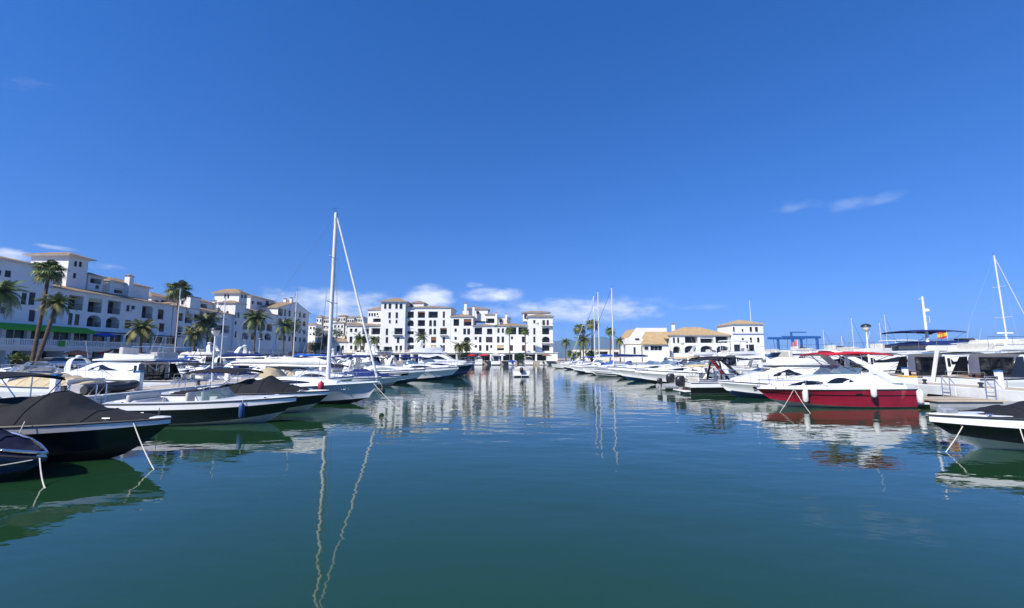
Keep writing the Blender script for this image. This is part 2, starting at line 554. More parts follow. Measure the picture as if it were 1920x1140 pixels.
def facade(parent, P0, U, N, W, z0, z1, holes, wm='stucco', glassm='glass_house'):
    m = basis(P0, U, N)
    ok = []
    for (a, b, c, d, k) in holes:
        a, b, c, d = max(a, .12), min(b, W - .12), max(c, z0 + .1), min(d, z1 - .1)
        if b - a < .3 or d - c < .3:
            continue
        if any(a < q[1] + .06 and b > q[0] - .06 and c < q[3] + .06 and d > q[2] - .06 for q in ok):
            continue
        ok.append((a, b, c, d, k))
    us = sorted({0., W} | {h[i] for h in ok for i in (0, 1)})
    zs = sorted({z0, z1} | {h[i] for h in ok for i in (2, 3)})
    mb = MB()
    P = lambda u, z, dep=0.: m @ Vector((u, dep, z))
    for i in range(len(us) - 1):
        for j in range(len(zs) - 1):
            uc, zc = (us[i] + us[i + 1]) / 2, (zs[j] + zs[j + 1]) / 2
            if any(h[0] < uc < h[1] and h[2] < zc < h[3] for h in ok):
                continue
            mb.quad(P(us[i], zs[j]), P(us[i + 1], zs[j]), P(us[i + 1], zs[j + 1]), P(us[i], zs[j + 1]))
    rnd = random.Random(int(abs(P0[0]) * 13 + abs(P0[1]) * 7 + W * 31))
    deep = {'w': .2, 'b': .2, 'l': 1.5, 'a': 1.5, 'g': 2.6, 'v': .5, 'n': .2}
    for (a, b, c, d, k) in ok:
        D = deep[k]
        for (p, q) in (((a, c), (b, c)), ((b, c), (b, d)), ((b, d), (a, d)), ((a, d), (a, c))):
            mb.quad(P(*p), P(*q), P(*q, D), P(*p, D))
        if k in 'an':
            ap = arch_pts(a, b, c, d)
            for i in range(len(ap) - 1):
                (ua, za), (ub, zb) = ap[i], ap[i + 1]
                mb.quad(P(ua, za), P(ub, zb), P(ub, d), P(ua, d))
                mb.quad(P(ua, za), P(ub, zb), P(ub, zb, D), P(ua, za, D))
    mb.build('wall', wm, parent)
    for (a, b, c, d, k) in ok:
        if k in 'wbn':
            fm = 'frame_dark' if k != 'b' else 'wood_red'
            f = MB()
            t = .07
            for q in ((a, a + t, c, d), (b - t, b, c, d), (a + t, b - t, c, c + t), (a + t, b - t, d - t, d)):
                f.box(q[0], q[1], .1, .17, q[2], q[3], m)
            if b - a > .8:
                f.box((a + b) / 2 - .035, (a + b) / 2 + .035, .105, .165, c + t, d - t, m)
            w = f.build('window', fm, parent)
            MB().box(a + t, b - t, .13, .15, c + t, d - t, m).build('pane', 'glass_brown' if k == 'b' else glassm, w)
            MB().box(a - .06, b + .06, -.09, .02, c - .1, c - .003, m).build('sill', 'stucco', w)
            if k != 'b' and rnd.random() < .3:
                MB().box(a + t, lerp(a, b, rnd.uniform(.3, .7)), .152, .16, c + t, d - t, m).build('curtain', rnd.choice(('white_canvas', 'beige_canvas')), w)
            if rnd.random() < .1:
                MB().box(b + .2, b + .95, -.3, -.004, c - .1, c + .45, m).build('air_conditioner', 'painted_white', w)
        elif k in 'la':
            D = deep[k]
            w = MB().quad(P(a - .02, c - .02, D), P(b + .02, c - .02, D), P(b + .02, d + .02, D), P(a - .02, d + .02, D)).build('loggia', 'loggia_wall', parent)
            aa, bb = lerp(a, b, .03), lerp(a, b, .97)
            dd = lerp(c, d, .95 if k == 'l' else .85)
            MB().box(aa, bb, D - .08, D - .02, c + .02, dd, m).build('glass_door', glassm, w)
            f = MB().box(aa, bb, D - .12, D - .083, dd - .07, dd, m)
            for e in (aa, lerp(aa, bb, .5) - .03, bb - .07):
                f.box(e, e + .07, D - .12, D - .083, c + .02, dd, m)
            f.build('door_frame', 'frame_dark', w)
            if k == 'l' and rnd.random() < .34:
                dz = (d - c) * rnd.uniform(.2, .6)
                MB().box(a + .04, b - .04, .14, .17, d - dz, d - .02, m).build('roller_blind', rnd.choice(('beige_canvas', 'white_canvas', 'wood_red', 'grey_canvas', 'brown_canvas')), w)
            if rnd.random() < .22:
                u = rnd.uniform(a + .3, b - .3)
                pl_ = MB()
                for _ in range(26):
                    q = Vector((u + rnd.gauss(0, .22), .3 + rnd.uniform(-.12, .12), c + .45 + rnd.gauss(0, .2)))
                    e, f2 = rnd.uniform(.06, .14), rnd.uniform(-.1, .1)
                    pl_.quad(m @ (q + Vector((-e, 0, f2))), m @ (q + Vector((0, f2, e))), m @ (q + Vector((e, 0, -f2))), m @ (q + Vector((0, -f2, -e))))
                pl_.build('balcony_plant', rnd.choice(('leaf_dark', 'leaf_light')), w)['kind'] = 'stuff'
            h = min(1.0, (d - c) * .42)
            rl = MB().box(a, b, .04, .09, c + h - .05, c + h, m).box(a, b, .04, .09, c + .06, c + .1, m)
            nb = max(3, int((b - a) / .16))
            for i in range(nb):
                u = lerp(a, b, (i + .5) / nb)
                rl.box(u - .014, u + .014, .055, .075, c + .1, c + h - .05, m)
            rl.build('railing', 'railing_iron', w)
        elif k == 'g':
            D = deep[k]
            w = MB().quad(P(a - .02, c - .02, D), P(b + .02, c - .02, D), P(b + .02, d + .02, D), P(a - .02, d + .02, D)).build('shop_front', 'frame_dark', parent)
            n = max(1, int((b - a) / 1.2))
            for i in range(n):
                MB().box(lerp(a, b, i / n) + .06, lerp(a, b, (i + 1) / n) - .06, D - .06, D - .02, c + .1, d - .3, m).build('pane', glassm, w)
        elif k == 'v':
            D = deep[k]
            w = MB()
            n = max(1, round((b - a) / 1.1))
            for i in range(n + 1):
                u = lerp(a, b, i / n)
                w.box(u - .04, u + .04, D - .1, D - .02, c, d, m)
            w.box(a, b, D - .1, D - .02, d - .06, d, m)
            w = w.build('glazing_bars', 'frame_white', parent)
            MB().box(a, b, D - .07, D - .05, c, d, m).build('pane', glassm, w)
    return m


def roof_hip(parent, x0, x1, y0, y1, z, h, over=.5, tm='tile', gable=None):
    x0, x1, y0, y1 = x0 - over, x1 + over, y0 - over, y1 + over
    MB().box(x0 + .06, x1 - .06, y0 + .06, y1 - .06, z, z + .16).build('eave', 'stucco', parent)
    zb = z + .163
    mb = MB()
    if gable == 'x':
        ym = (y0 + y1) / 2
        mb.add([(x0, y0, zb), (x1, y0, zb), (x1, y1, zb), (x0, y1, zb), (x0, ym, zb + h), (x1, ym, zb + h)], [(0, 1, 5, 4), (2, 3, 4, 5), (0, 4, 3), (1, 2, 5)])
    else:
        lx, ly = x1 - x0, y1 - y0
        q = min(lx, ly) / 2
        if lx >= ly:
            r = [(x0 + q, (y0 + y1) / 2, zb + h), (x1 - q + .01, (y0 + y1) / 2, zb + h)]
            fs = [(0, 1, 5, 4), (1, 2, 5), (2, 3, 4, 5), (3, 0, 4)]
        else:
            r = [((x0 + x1) / 2, y0 + q, zb + h), ((x0 + x1) / 2, y1 - q, zb + h)]
            fs = [(0, 1, 4), (1, 2, 5, 4), (2, 3, 5), (3, 0, 4, 5)]
        mb.add([(x0, y0, zb), (x1, y0, zb), (x1, y1, zb), (x0, y1, zb)] + r, fs)
    # a real tile edge under the slopes
    mb.box(x0, x1, y0, y1, zb - .05, zb - .003)
    return mb.build('roof', tm, parent)


def pS(holes, x0, Y):
    out = []
    for (a, b, c, d, k) in holes:
        p, q = onY(a, d, Y), onY(c, b, Y)
        out.append((p.x - x0, q.x - x0, p.z, q.z, k))
    return out


def pE(holes, y0, X):
    out = []
    for (a, b, c, d, k) in holes:
        pm, qm = onX(a, (b + d) / 2, X), onX(c, (b + d) / 2, X)
        mx = (a + c) / 2
        out.append((pm.y - y0, qm.y - y0, onX(mx, d, X).z, onX(mx, b, X).z, k))
    return out


def block(parent, x0, x1, y0, y1, z0, z1, S=(), E=(), W=(), roof=None, wm='stucco', tm='tile', raw=False):
    conv = (lambda h, o, pl: h) if raw else None
    facade(parent, Vector((x0, y0, 0)), Vector((1, 0, 0)), Vector((0, -1, 0)), x1 - x0, z0, z1, S if raw else pS(S, x0, y0), wm)
    facade(parent, Vector((x1, y0, 0)), Vector((0, 1, 0)), Vector((1, 0, 0)), y1 - y0, z0, z1, E if raw else pE(E, y0, x1), wm)
    facade(parent, Vector((x0, y1, 0)), Vector((0, -1, 0)), Vector((-1, 0, 0)), y1 - y0, z0, z1, list(W), wm)
    facade(parent, Vector((x1, y1, 0)), Vector((-1, 0, 0)), Vector((0, 1, 0)), x1 - x0, z0, z1, [], wm)
    if roof is None or roof[0] == 'flat':
        MB().box(x0 + .02, x1 - .02, y0 + .02, y1 - .02, z1 - .25, z1 - .05).build('roof_slab', 'concrete', parent)
        if roof:
            c = MB()
            for q in ((x0 - .12, x1 + .12, y0 - .12, y0 + .22), (x0 - .12, x1 + .12, y1 - .22, y1 + .12), (x0 - .12, x0 + .22, y0 + .22, y1 - .22), (x1 - .22, x1 + .12, y0 + .22, y1 - .22)):
                c.box(*q, z1, z1 + .14)
            c.build('coping', tm, parent)
    else:
        roof_hip(parent, x0, x1, y0, y1, z1, roof[1], tm=tm, gable=roof[2] if len(roof) > 2 else None, over=roof[3] if len(roof) > 3 else .5)


def chimney(parent, p, s=.9, h=2.6):
    c = MB().box(p[0] - s / 2, p[0] + s / 2, p[1] - s / 2, p[1] + s / 2, p[2] - h, p[2]).build('chimney', 'stucco', parent)
    t = MB()
    for dx in (-1, 1):
        for dy in (-1, 1):
            t.box(p[0] + dx * s * .4 - .06, p[0] + dx * s * .4 + .06, p[1] + dy * s * .4 - .06, p[1] + dy * s * .4 + .06, p[2], p[2] + .3)
    r = s * .65
    t.add([(p[0] - r, p[1] - r, p[2] + .3), (p[0] + r, p[1] - r, p[2] + .3), (p[0] + r, p[1] + r, p[2] + .3), (p[0] - r, p[1] + r, p[2] + .3), (p[0], p[1], p[2] + .65)], [(3, 2, 1, 0), (0, 1, 4), (1, 2, 4), (2, 3, 4), (3, 0, 4)])
    t.build('chimney_cap', 'tile', c)


def balustrade(parent, a, b, z, h=.95, step=.28, post=3.2, m='stucco'):
    a, b = Vector((a[0], a[1], z)), Vector((b[0], b[1], z))
    L = (b - a).length
    d = (b - a) / L
    mt = Matrix.Translation(a) @ Matrix(((d.x, -d.y, 0, 0), (d.y, d.x, 0, 0), (0, 0, 1, 0), (0, 0, 0, 1)))
    mb = MB().box(0, L, -.11, .11, h - .14, h, mt).box(0, L, -.1, .1, 0, .12, mt)
    n = int(L / step)
    for i in range(n):
        u = (i + .5) * step
        mb.box(u - .065, u + .065, -.06, .06, .12, h - .14, mt)
    k = max(1, round(L / post))
    for i in range(k + 1):
        u = L * i / k
        mb.box(u - .17, u + .17, -.17, .17, -.003, h + .07, mt)
    return mb.build('balustrade', m, parent)


AX = -72.
yA = lambda px, py=600, X=AX: onX(px, py, X).y


def west_terraced():
    t = thing('apartment_building', 'white terraced apartment building with long green awning over its restaurant terrace, far left', 'building', (AX, 62, 1.2))
    t2 = t
    inv = Vector((-AX, -62, -1.2))

    class P:  # parts are built in world coordinates, then shifted under the root
        pass
    before = set(bpy.data.objects)
    y1 = yA(91)
    zA = onX(40, 494, AX).z
    block(None, AX - 12, AX, 48, y1, 5.0, zA, E=[(-8, 506, 3, 516, 'w'), (9, 507, 21, 520, 'w'), (40, 549, 50, 571, 'w'), (54, 548, 66, 572, 'w'), (54, 581, 66, 603, 'w'), (1, 575, 11, 588, 'b'), (-14, 551, 13, 567, 'l')], roof=('hip', 1.6))
    # tower standing up behind the near wing
    TX = -77.
    yc, ye = onX(130, 480, TX).y, onX(166, 490, TX).y
    xl = onY(59, 480, yc).x
    zt = onX(131, 480, TX).z
    block(None, xl, TX, yc, ye, 8, zt, E=[(139, 489, 145, 500, 'n'), (148, 490, 154, 501, 'n'), (137, 512, 143, 522, 'w')], roof=('hip', .9, None, .8))
    # long lower wing with loggias
    y2 = yA(322)
    z2 = onX(200, 556, AX).z
    E = [(128, 554, 156, 581, 'l'), (165, 560, 191, 586, 'l'), (202, 564, 226, 589, 'l'), (237, 572, 243, 584, 'w'), (246, 573, 253, 585, 'w'), (266, 574, 286, 597, 'l'), (296, 580, 307, 599, 'w'),
         (84, 586, 106, 606, 'l'), (128, 587, 136, 609, 'w'), (140, 589, 149, 610, 'w'), (163, 591, 190, 613, 'a'), (199, 594, 224, 615, 'a'), (234, 600, 246, 616, 'w'), (262, 604, 285, 620, 'a'), (298, 606, 308, 622, 'w'),
         (100, 556, 120, 578, 'l')]
    block(None, AX - 12, AX, y1 + .02, y2, 5.0, z2, E=E, roof=('hip', 1.5))
    # penthouses behind the long wing
    def pent(pxa, pxb, pt, X, dep, holes, rf, zb=10.):
        ya, yb = onX(pxa, pt, X).y, onX(pxb, pt, X).y
        z = onX((pxa + pxb) / 2, pt, X).z
        block(None, X - dep, X, ya, yb, zb, z, E=holes, roof=rf)
    pent(166, 195, 519, -77.5, 5, [(169, 522, 190, 532, 'l'), (162, 535, 167, 543, 'w'), (179, 535, 186, 542, 'w')], ('hip', .7))
    pent(206, 281, 534, -77.5, 6, [(193, 538, 203, 544, 'w'), (214, 541, 230, 550, 'l')], ('hip', 1.2))
    pent(284, 334, 560, -80, 6, [(290, 563, 297, 570, 'w'), (302, 563, 318, 571, 'l'), (324, 564, 330, 571, 'w')], ('hip', 1.3))
    pent(92, 128, 527, -79, 6, [(96, 530, 104, 537, 'w'), (110, 530, 122, 538, 'l')], ('hip', .6))
    p = onX(243, 520, -77.0)
    chimney(None, p, 1.0, 4)
    p = onX(203, 528, -78.)
    chimney(None, p, .6, 3)
    # ground floor arcade and the terrace on top of it
    TF = -66.
    ya, yb = 46., onX(331, 650, TF).y
    holes = []
    k = 0
    u = 1.
    while u < yb - ya - 3:
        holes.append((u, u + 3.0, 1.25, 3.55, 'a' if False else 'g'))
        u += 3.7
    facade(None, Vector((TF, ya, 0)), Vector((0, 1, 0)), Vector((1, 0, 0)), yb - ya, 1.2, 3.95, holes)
    MB().box(AX - 12, TF + .25, ya, yb, 3.953, 4.2).build('terrace_slab', 'stucco', None)
    facade(None, Vector((TF, yb, 0)), Vector((-1, 0, 0)), Vector((0, 1, 0)), -AX + TF + 12, 1.2, 3.95, [])
    balustrade(None, (TF + .05, ya), (TF + .05, yb), 4.203)
    # terrace restaurant glazing under the awning
    ym = yA(185)
    v = []
    u = .4
    while u < y2 - 50 - 3:
        v.append((u, u + 2.6, 4.3, 6.6, 'v'))
        u += 3.1
    facade(None, Vector((AX + 3.0, 50, 0)), Vector((0, 1, 0)), Vector((1, 0, 0)), y2 - 50, 4.2, 6.9, v)
    MB().box(AX - .2, AX + 3.0, 50, y2, 6.7, 6.9).build('veranda_roof', 'stucco', None)
    g0, g1 = onX(10, 605, AX + 4.6).y, onX(181, 615, AX + 4.6).y
    aw = MB()
    aw.add([(AX + 3.02, g0, 7.35), (AX + 3.02, g1, 7.35), (AX + 4.6, g1, 6.75), (AX + 4.6, g0, 6.75), (AX + 4.6, g0, 6.35), (AX + 4.6, g1, 6.35), (AX + 3.02, g0, 6.9), (AX + 3.02, g1, 6.9)], [(0, 1, 2, 3), (3, 2, 5, 4), (0, 3, 4, 6), (1, 7, 5, 2), (4, 5, 7, 6)])
    aw.build('awning', 'green_canvas', None)['label'] = 'long bright green awning over the terrace'
    s = MB()
    for px_ in (120, 205, 235):
        yy = onX(px_, 640, TF).y
        s.box(TF - .02, TF + .3, yy - .9, yy + .9, 4.5, 5.0)
    MB().box(TF + .3, TF + .33, onX(107, 640, TF).y, onX(119, 640, TF).y, 4.22, 5.1).build('banner', 'green_canvas', None)
    for o in set(bpy.data.objects) - before:
        if o.parent is None:
            o.parent = t
            o.location = inv
    return t


def reparent(t, before, loc):
    inv = -Vector(loc)
    for o in set(bpy.data.objects) - before:
        if o.parent is None and o is not t:
            o.parent = t
            o.location = inv


west_terraced()


def west_tower_block():
    y0 = yA(324)
    loc = (AX, y0 + 10, 1.2)
    before = set(bpy.data.objects)
    t = thing('apartment_building', 'white apartment building with two-tier square tower behind the palms, left of the tallest mast', 'building', loc)
    yT = yA(436)
    zE = onX(380, 583, AX).z
    block(None, AX - 11, AX, y0, yT - .02, 4.0, zE, E=[(334, 587, 343, 602, 'l'), (347, 584, 361, 606, 'l'), (364, 583, 382, 600, 'l'), (386, 584, 404, 600, 'l'), (330, 612, 342, 628, 'l'), (348, 612, 362, 628, 'w'), (366, 608, 384, 624, 'a'), (390, 608, 404, 622, 'a'), (410, 610, 430, 624, 'l'), (336, 634, 350, 650, 'v'), (356, 634, 374, 650, 'v'), (390, 632, 404, 648, 'v')], roof=('hip', 1.6))
    for pa, pb, pt_, X_ in ((362, 403, 567, AX - 5), (331, 352, 566, AX - 7)):
        ya, yb = onX(pa, pt_, X_).y, onX(pb, pt_, X_).y
        block(None, X_ - 5, X_, ya, yb, zE - 1, onX((pa + pb) / 2, pt_, X_).z, E=[(pa + 4, pt_ + 3, pa + 10, pt_ + 9, 'w'), (pa + 14, pt_ + 3, pa + 26, pt_ + 10, 'l')], roof=('hip', 1.1))
    # small lit stair turret near the south end
    ya = onX(360, 560, AX + .6).y
    xa = onY(337, 560, ya).x
    zt = onX(360, 556, AX + .6).z
    block(None, xa, AX + .3, ya, ya + 3.2, zE - 1, zt, S=[(339, 563, 345, 571, 'w')], roof=('flat',))
    # tower, two tiers
    xl = onY(407, 600, yT).x
    z1 = onX(440, 568, AX + .5).z
    yTe = yA(453)
    block(None, xl, AX + .5, yT, yTe, 1.2, z1, S=[(413, 583, 419, 596, 'n'), (423, 583, 429, 596, 'n'), (423, 601, 429, 608, 'w'), (421, 620, 428, 633, 'w'), (411, 620, 417, 633, 'w')],
          E=[(439, 585, 443, 596, 'n'), (445, 585, 449, 596, 'n'), (440, 602, 444, 609, 'w'), (440, 621, 444, 633, 'w')], roof=('hip', .8))
    yU = yT + 2.2
    pu = onY(403, 550, yU)
    pv = onY(449, 550, yU)
    yUe = onX(464, 550, pv.x).y
    block(None, pu.x, pv.x, yU, yUe, z1 - 1, pv.z, S=[(420, 552, 424, 559, 'w'), (426, 552, 430, 559, 'w')], E=[(452, 553, 456, 559, 'w'), (458, 553, 462, 559, 'w')], roof=('hip', 1.3, None, .7))
    # wing north of the tower
    yN = yA(519)
    z3 = onX(475, 584, AX).z
    block(None, AX - 11, AX, yTe + .02, yN, 4.0, z3, E=[(455, 587, 464, 598, 'l'), (468, 588, 480, 599, 'l'), (486, 590, 498, 600, 'l'), (454, 605, 464, 618, 'a'), (468, 606, 479, 618, 'l'), (484, 607, 496, 620, 'l'), (500, 608, 510, 621, 'l'), (454, 623, 466, 636, 'a'), (470, 624, 480, 637, 'w'), (486, 625, 492, 638, 'w'), (496, 625, 508, 638, 'a')], roof=('hip', 1.4))
    yy = onX(500, 560, AX - 6).y
    pz = onX(490, 560, AX - 6).z
    block(None, AX - 14, AX - 6, onX(470, 560, AX - 6).y, onX(514, 560, AX - 6).y, z3 - 1, pz, E=[(472, 564, 476, 570, 'w'), (482, 566, 492, 572, 'l'), (498, 564, 504, 572, 'w')], roof=('hip', 1.3))
    # base with white terrace
    TF = -67.5
    a, b = y0 + .5, onX(540, 650, TF).y
    hol = []
    u = .6
    while u < b - a - 3.4:
        hol.append((u, u + 3.2, 1.25, 3.4, 'g'))
        u += 3.8
    facade(None, Vector((TF, a, 0)), Vector((0, 1, 0)), Vector((1, 0, 0)), b - a, 1.2, 3.75, hol)
    MB().box(AX - 2, TF + .2, a, b, 3.753, 3.95).build('terrace_slab', 'stucco', None)
    balustrade(None, (TF + .05, a), (TF + .05, b), 3.953, step=.4)
    facade(None, Vector((TF, a, 0)), Vector((-1, 0, 0)), Vector((0, -1, 0)), 4, 1.2, 3.75, [])
    for px in (352, 402, 418, 540):
        chimney(None, onX(px, 566, AX - 5), .7, 3.5)
    reparent(t, before, loc)


def gable_block():
    yc, ye = yA(520), yA(579)
    loc = (AX, (yc + ye) / 2, 1.2)
    before = set(bpy.data.objects)
    t = thing('apartment_building', 'white gable-ended apartment building at the corner beside the thin bare mast', 'building', loc)
    zc = onX(521, 577, AX).z
    E = []
    for r, (b, d) in enumerate(((579, 592), (597, 608), (613, 622), (628, 638))):
        for i, (a, c) in enumerate(((522, 530), (533, 536), (541, 545), (552, 556), (561, 564), (568, 573))):
            o = r * 1.2 + i * .8
            E.append((a, b + i * 1.2, c, d + i * .8, 'l' if i in (0, 5) else 'w'))
    xl = onY(475, 590, yc).x
    block(None, xl, AX, yc, ye, 1.2, zc, S=[(500, 590, 508, 600, 'l'), (486, 590, 494, 600, 'w')], E=E, roof=('hip', 2.9, 'x', .5))
    # white gable wall filling the end, slightly proud
    zt = zc + .163
    ym = (yc + ye) / 2
    MB().add([(AX + .51, yc, zt - .2), (AX + .51, ye, zt - .2), (AX + .51, ye, zt), (AX + .51, ym, zt + 2.7), (AX + .51, yc, zt), (AX + .35, yc, zt - .2), (AX + .35, ye, zt - .2), (AX + .35, ye, zt), (AX + .35, ym, zt + 2.7), (AX + .35, yc, zt)],
             [(0, 1, 2, 3, 4), (9, 8, 7, 6, 5), (0, 5, 6, 1), (1, 6, 7, 2), (2, 7, 8, 3), (3, 8, 9, 4), (4, 9, 5, 0)]).build('gable_wall', 'stucco', None)
    chimney(None, onX(546, 560, AX - 1), .7, 2)
    chimney(None, onX(535, 562, AX - 4), .9, 2)
    MB().box(AX, AX + 4, yc + 4, ye - .5, 4.0, 4.2).build('canopy', 'tile', None)
    cp = MB()
    for k in range(5):
        yy = lerp(yc + 4.2, ye - .8, k / 4)
        cp.box(AX + 3.6, AX + 3.85, yy - .12, yy + .12, 1.2, 4.0)
    cp.build('canopy_post', 'stucco', None)
    reparent(t, before, loc)


west_tower_block()
gable_block()

DY = 155.


def central_building():
    loc = (onY(840, 670, DY).x, DY, 1.2)
    before = set(bpy.data.objects)
    t = thing('apartment_building', 'large white waterfront apartment building with stepped tile roofs facing down the channel', 'building', loc)
    X = lambda px, py=620: onY(px, py, DY).x
    Z = lambda py, px=850: onY(px, py, DY).z
    zb = Z(661)

    def seg(a, b, top, holes, fwd=0., dep=14., roof=('hip', 1.3), tm='tile', wm='stucco', bot=None):
        block(None, X(a), X(b), DY - fwd, DY + dep, zb if bot is None else bot, Z(top), S=holes, roof=roof, tm=tm, wm=wm)
    # low houses at the west end
    seg(629, 650.5, 641, [(631, 648, 637, 659, 'w'), (640, 648, 645, 659, 'w')], bot=1.2, roof=('hip', 1.2))
    seg(592, 628.5, 634, [(600, 640, 606, 646, 'w'), (612, 640, 618, 646, 'w'), (596, 648, 606, 656, 'l'), (613, 649, 619, 656, 'w'), (600, 661, 624, 668, 'l')], bot=1.2, roof=('flat',))
    # D1: block with four small windows, stepped
    seg(651, 715.5, 611, [(656, 616, 661, 622.5, 'w'), (665, 616, 670, 622.5, 'w'), (679, 614, 692, 627, 'l'), (696, 615, 713, 627, 'l'), (655, 631, 661, 643, 'w'), (666, 631, 671, 643, 'w'), (678, 630, 692, 643, 'a'), (699, 631, 712, 643, 'l'), (656, 648, 661, 655, 'w'), (664, 648, 670, 659, 'w'), (677, 648, 683, 659, 'b'), (698, 648, 712, 659, 'l')])
    block(None, X(680), X(715.4), DY + 5, DY + 13, Z(606), onY(700, 581, DY + 5).z, S=[(691, 587, 694.5, 593, 'w'), (696, 587, 699.5, 593, 'w'), (701, 587, 704.5, 593, 'w'), (706, 587, 709.5, 593, 'w'), (699, 597, 714, 604, 'l')], roof=('hip', 1.3))
    # D2: corner tower
    seg(716, 761, 567, [(720, 569, 725, 579, 'n'), (728.5, 569, 734, 579, 'n'), (741, 569, 746, 579, 'n'), (749, 569, 755, 579, 'n'), (728, 585.5, 733, 596.5, 'w'), (741.5, 585.5, 746.5, 596.5, 'w'), (729, 600, 733, 606, 'w'), (741.5, 600, 745.5, 606, 'w'),
                        (723, 616, 728, 628, 'w'), (739, 615, 755, 627, 'l'), (723, 632, 728, 643, 'w'), (744, 632, 749, 643, 'w'), (719, 650, 735, 659, 'l'), (741, 648, 746, 659, 'w'), (749, 648, 754, 659, 'w')], fwd=1.6, roof=('hip', 1.9, None, .8))
    # D3: main range
    H = []
    for i, (b, d) in enumerate(((584, 596), (600, 611.5), (616, 627), (631.5, 643), (647, 658.5))):
        H.append((763, b, 776, d, 'a' if i in (1, 3) else 'l'))
        H.append((783, b, 797, d, 'l'))
        if i == 0:
            H.append((803, b, 821, d, 'l'))
        elif i in (1, 2):
            H += [(804.5, b, 810, d, 'n'), (812.5, b, 818, d, 'n')]
        else:
            H.append((808, b, 818, d, 'l'))
        if i == 2:
            H.append((825, b - 1, 838, d, 'l'))
        else:
            H.append((830, b, 834.5, d, 'b'))
    seg(761.3, 845, 577, H)
    block(None, X(766), X(788), DY + 5, DY + 12, Z(578), onY(780, 568, DY + 5).z, S=[(765, 571, 773, 577, 'l')], roof=('hip', 1.0))
    # bay boxes on the main range
    for a, c, b, d in ((738, 756, 614, 628), (824, 839, 614, 628)):
        pass
    # D4
    H = [(850, 598, 861, 611, 'l'), (869.5, 598, 884, 611, 'l'), (852, 616, 856.5, 622, 'w'), (868.5, 616, 874, 627, 'w'), (876, 616, 881.5, 627, 'w'), (852, 631.5, 856.5, 637, 'w'), (869.5, 631.5, 881.5, 642, 'a'), (852, 647, 857, 658, 'b'), (870, 647, 881, 658.5, 'l')]
    seg(845.3, 887, 594, H)
    block(None, X(864), X(913), DY + 5, DY + 13, Z(600), onY(890, 580, DY + 5).z, S=[(893, 583, 898, 588.5, 'w'), (870, 584, 876, 589, 'w')], roof=('hip', 1.2))
    chimney(None, onY(873, 570, DY + 3), 1.0, 5)
    chimney(None, onY(888, 576, DY + 3), .8, 5)
    # D5
    H = [(889, 600, 906, 610, 'l'), (889.5, 614, 904, 627, 'l'), (913, 616, 923, 627, 'l'), (890, 631.5, 894.5, 637, 'w'), (898, 631.5, 903, 642, 'w'), (911, 631.5, 923.5, 642, 'b'), (890, 647, 894.5, 652, 'w'), (898, 647, 903, 658, 'w'), (911, 647, 916, 658, 'w'), (919, 647, 923, 652.5, 'w')]
    seg(887.3, 929.5, 611, H, roof=('hip', .8))
    block(None, X(909), X(929), DY + 4, DY + 12, Z(612), onY(915, 590, DY + 4).z, S=[(911, 597, 927, 606, 'l')], roof=('hip', .6))
    block(None, X(932), X(957), DY + 5, DY + 12, Z(612), onY(940, 596, DY + 5).z, S=[(936, 599, 941, 604, 'w')], roof=('flat',), wm='stucco_cream')
    chimney(None, onY(930.5, 588, DY + 3), .7, 4)
    chimney(None, onY(949, 590, DY + 4), .7, 2)
    # D6
    H = [(932.5, 615.5, 936.7, 624, 'w'), (941, 615.5, 945, 624, 'w'), (954, 613.5, 968, 627, 'l'), (972, 613.5, 989, 627, 'l'), (932, 631, 936.7, 642.5, 'w'), (940.5, 631, 945.2, 642.5, 'w'), (958, 631, 962, 636, 'w'), (978.5, 631, 984, 642, 'w'), (932, 647, 945, 657, 'l'), (956.5, 647, 962, 658, 'b'), (978.5, 647, 984, 658, 'b')]
    seg(929.8, 990, 611, H)
    # D7: east tower, two tiers
    H = [(1000, 600, 1004, 606, 'w'), (1017, 600, 1022, 610.5, 'b'), (1025, 600, 1029, 610.5, 'b'), (1000, 615, 1004, 627, 'w'), (1016.5, 615, 1030, 627, 'l'), (1000, 631, 1004, 642, 'b'), (1016.5, 631, 1030.5, 642, 'a'), (1000, 647, 1004, 658, 'b'), (1016.5, 647, 1030.5, 658, 'l')]
    seg(990.3, 1036, 594, H, fwd=1.2, roof=('hip', 1.2, None, .7))
    block(None, X(982), X(1033), DY + 6, DY + 12, Z(600), onY(1008, 586, DY + 6).z, S=[(983, 588, 989, 598, 'l')], roof=('hip', .7, None, .6))
    # balconies proud of the wall
    for a, c, py in ((738, 756, 628), (824, 839, 628), (1014, 1037, 611), (1014, 1037, 643)):
        p, q = onY(a, py, DY), onY(c, py, DY)
        f = 1.62 if a < 770 else (1.22 if a > 990 else .02)
        y0 = DY - f
        bl = MB().box(p.x, q.x, y0 - 1.1, y0 + .0, p.z - .16, p.z).build('balcony', 'stucco', None)
        r = MB().box(p.x, q.x, y0 - 1.08, y0 - 1.03, p.z + .9, p.z + .95)
        n = int((q.x - p.x) / .18)
        for i in range(n + 1):
            x = lerp(p.x, q.x - .03, i / n)
            r.box(x, x + .03, y0 - 1.07, y0 - 1.04, p.z, p.z + .9)
        r.build('railing', 'railing_iron', bl)
    # arcade with terrace slab
    xa, xb = X(652), X(1043)
    hol = []
    u = .5
    while u < xb - xa - 3.4:
        hol.append((u, u + 3.3, 1.25, 3.5, 'g'))
        u += 3.9
    facade(None, Vector((xa, DY - 3.5, 0)), Vector((1, 0, 0)), Vector((0, -1, 0)), xb - xa, 1.2, zb - .22, hol)
    MB().box(xa - .2, xb + .2, DY - 3.75, DY + 14, zb - .217, zb - .01).build('terrace_slab', 'stucco_cream', None)
    balustrade(None, (xa, DY - 3.6), (X(790), DY - 3.6), zb - .008, h=.8, step=.5, m='stucco_cream')
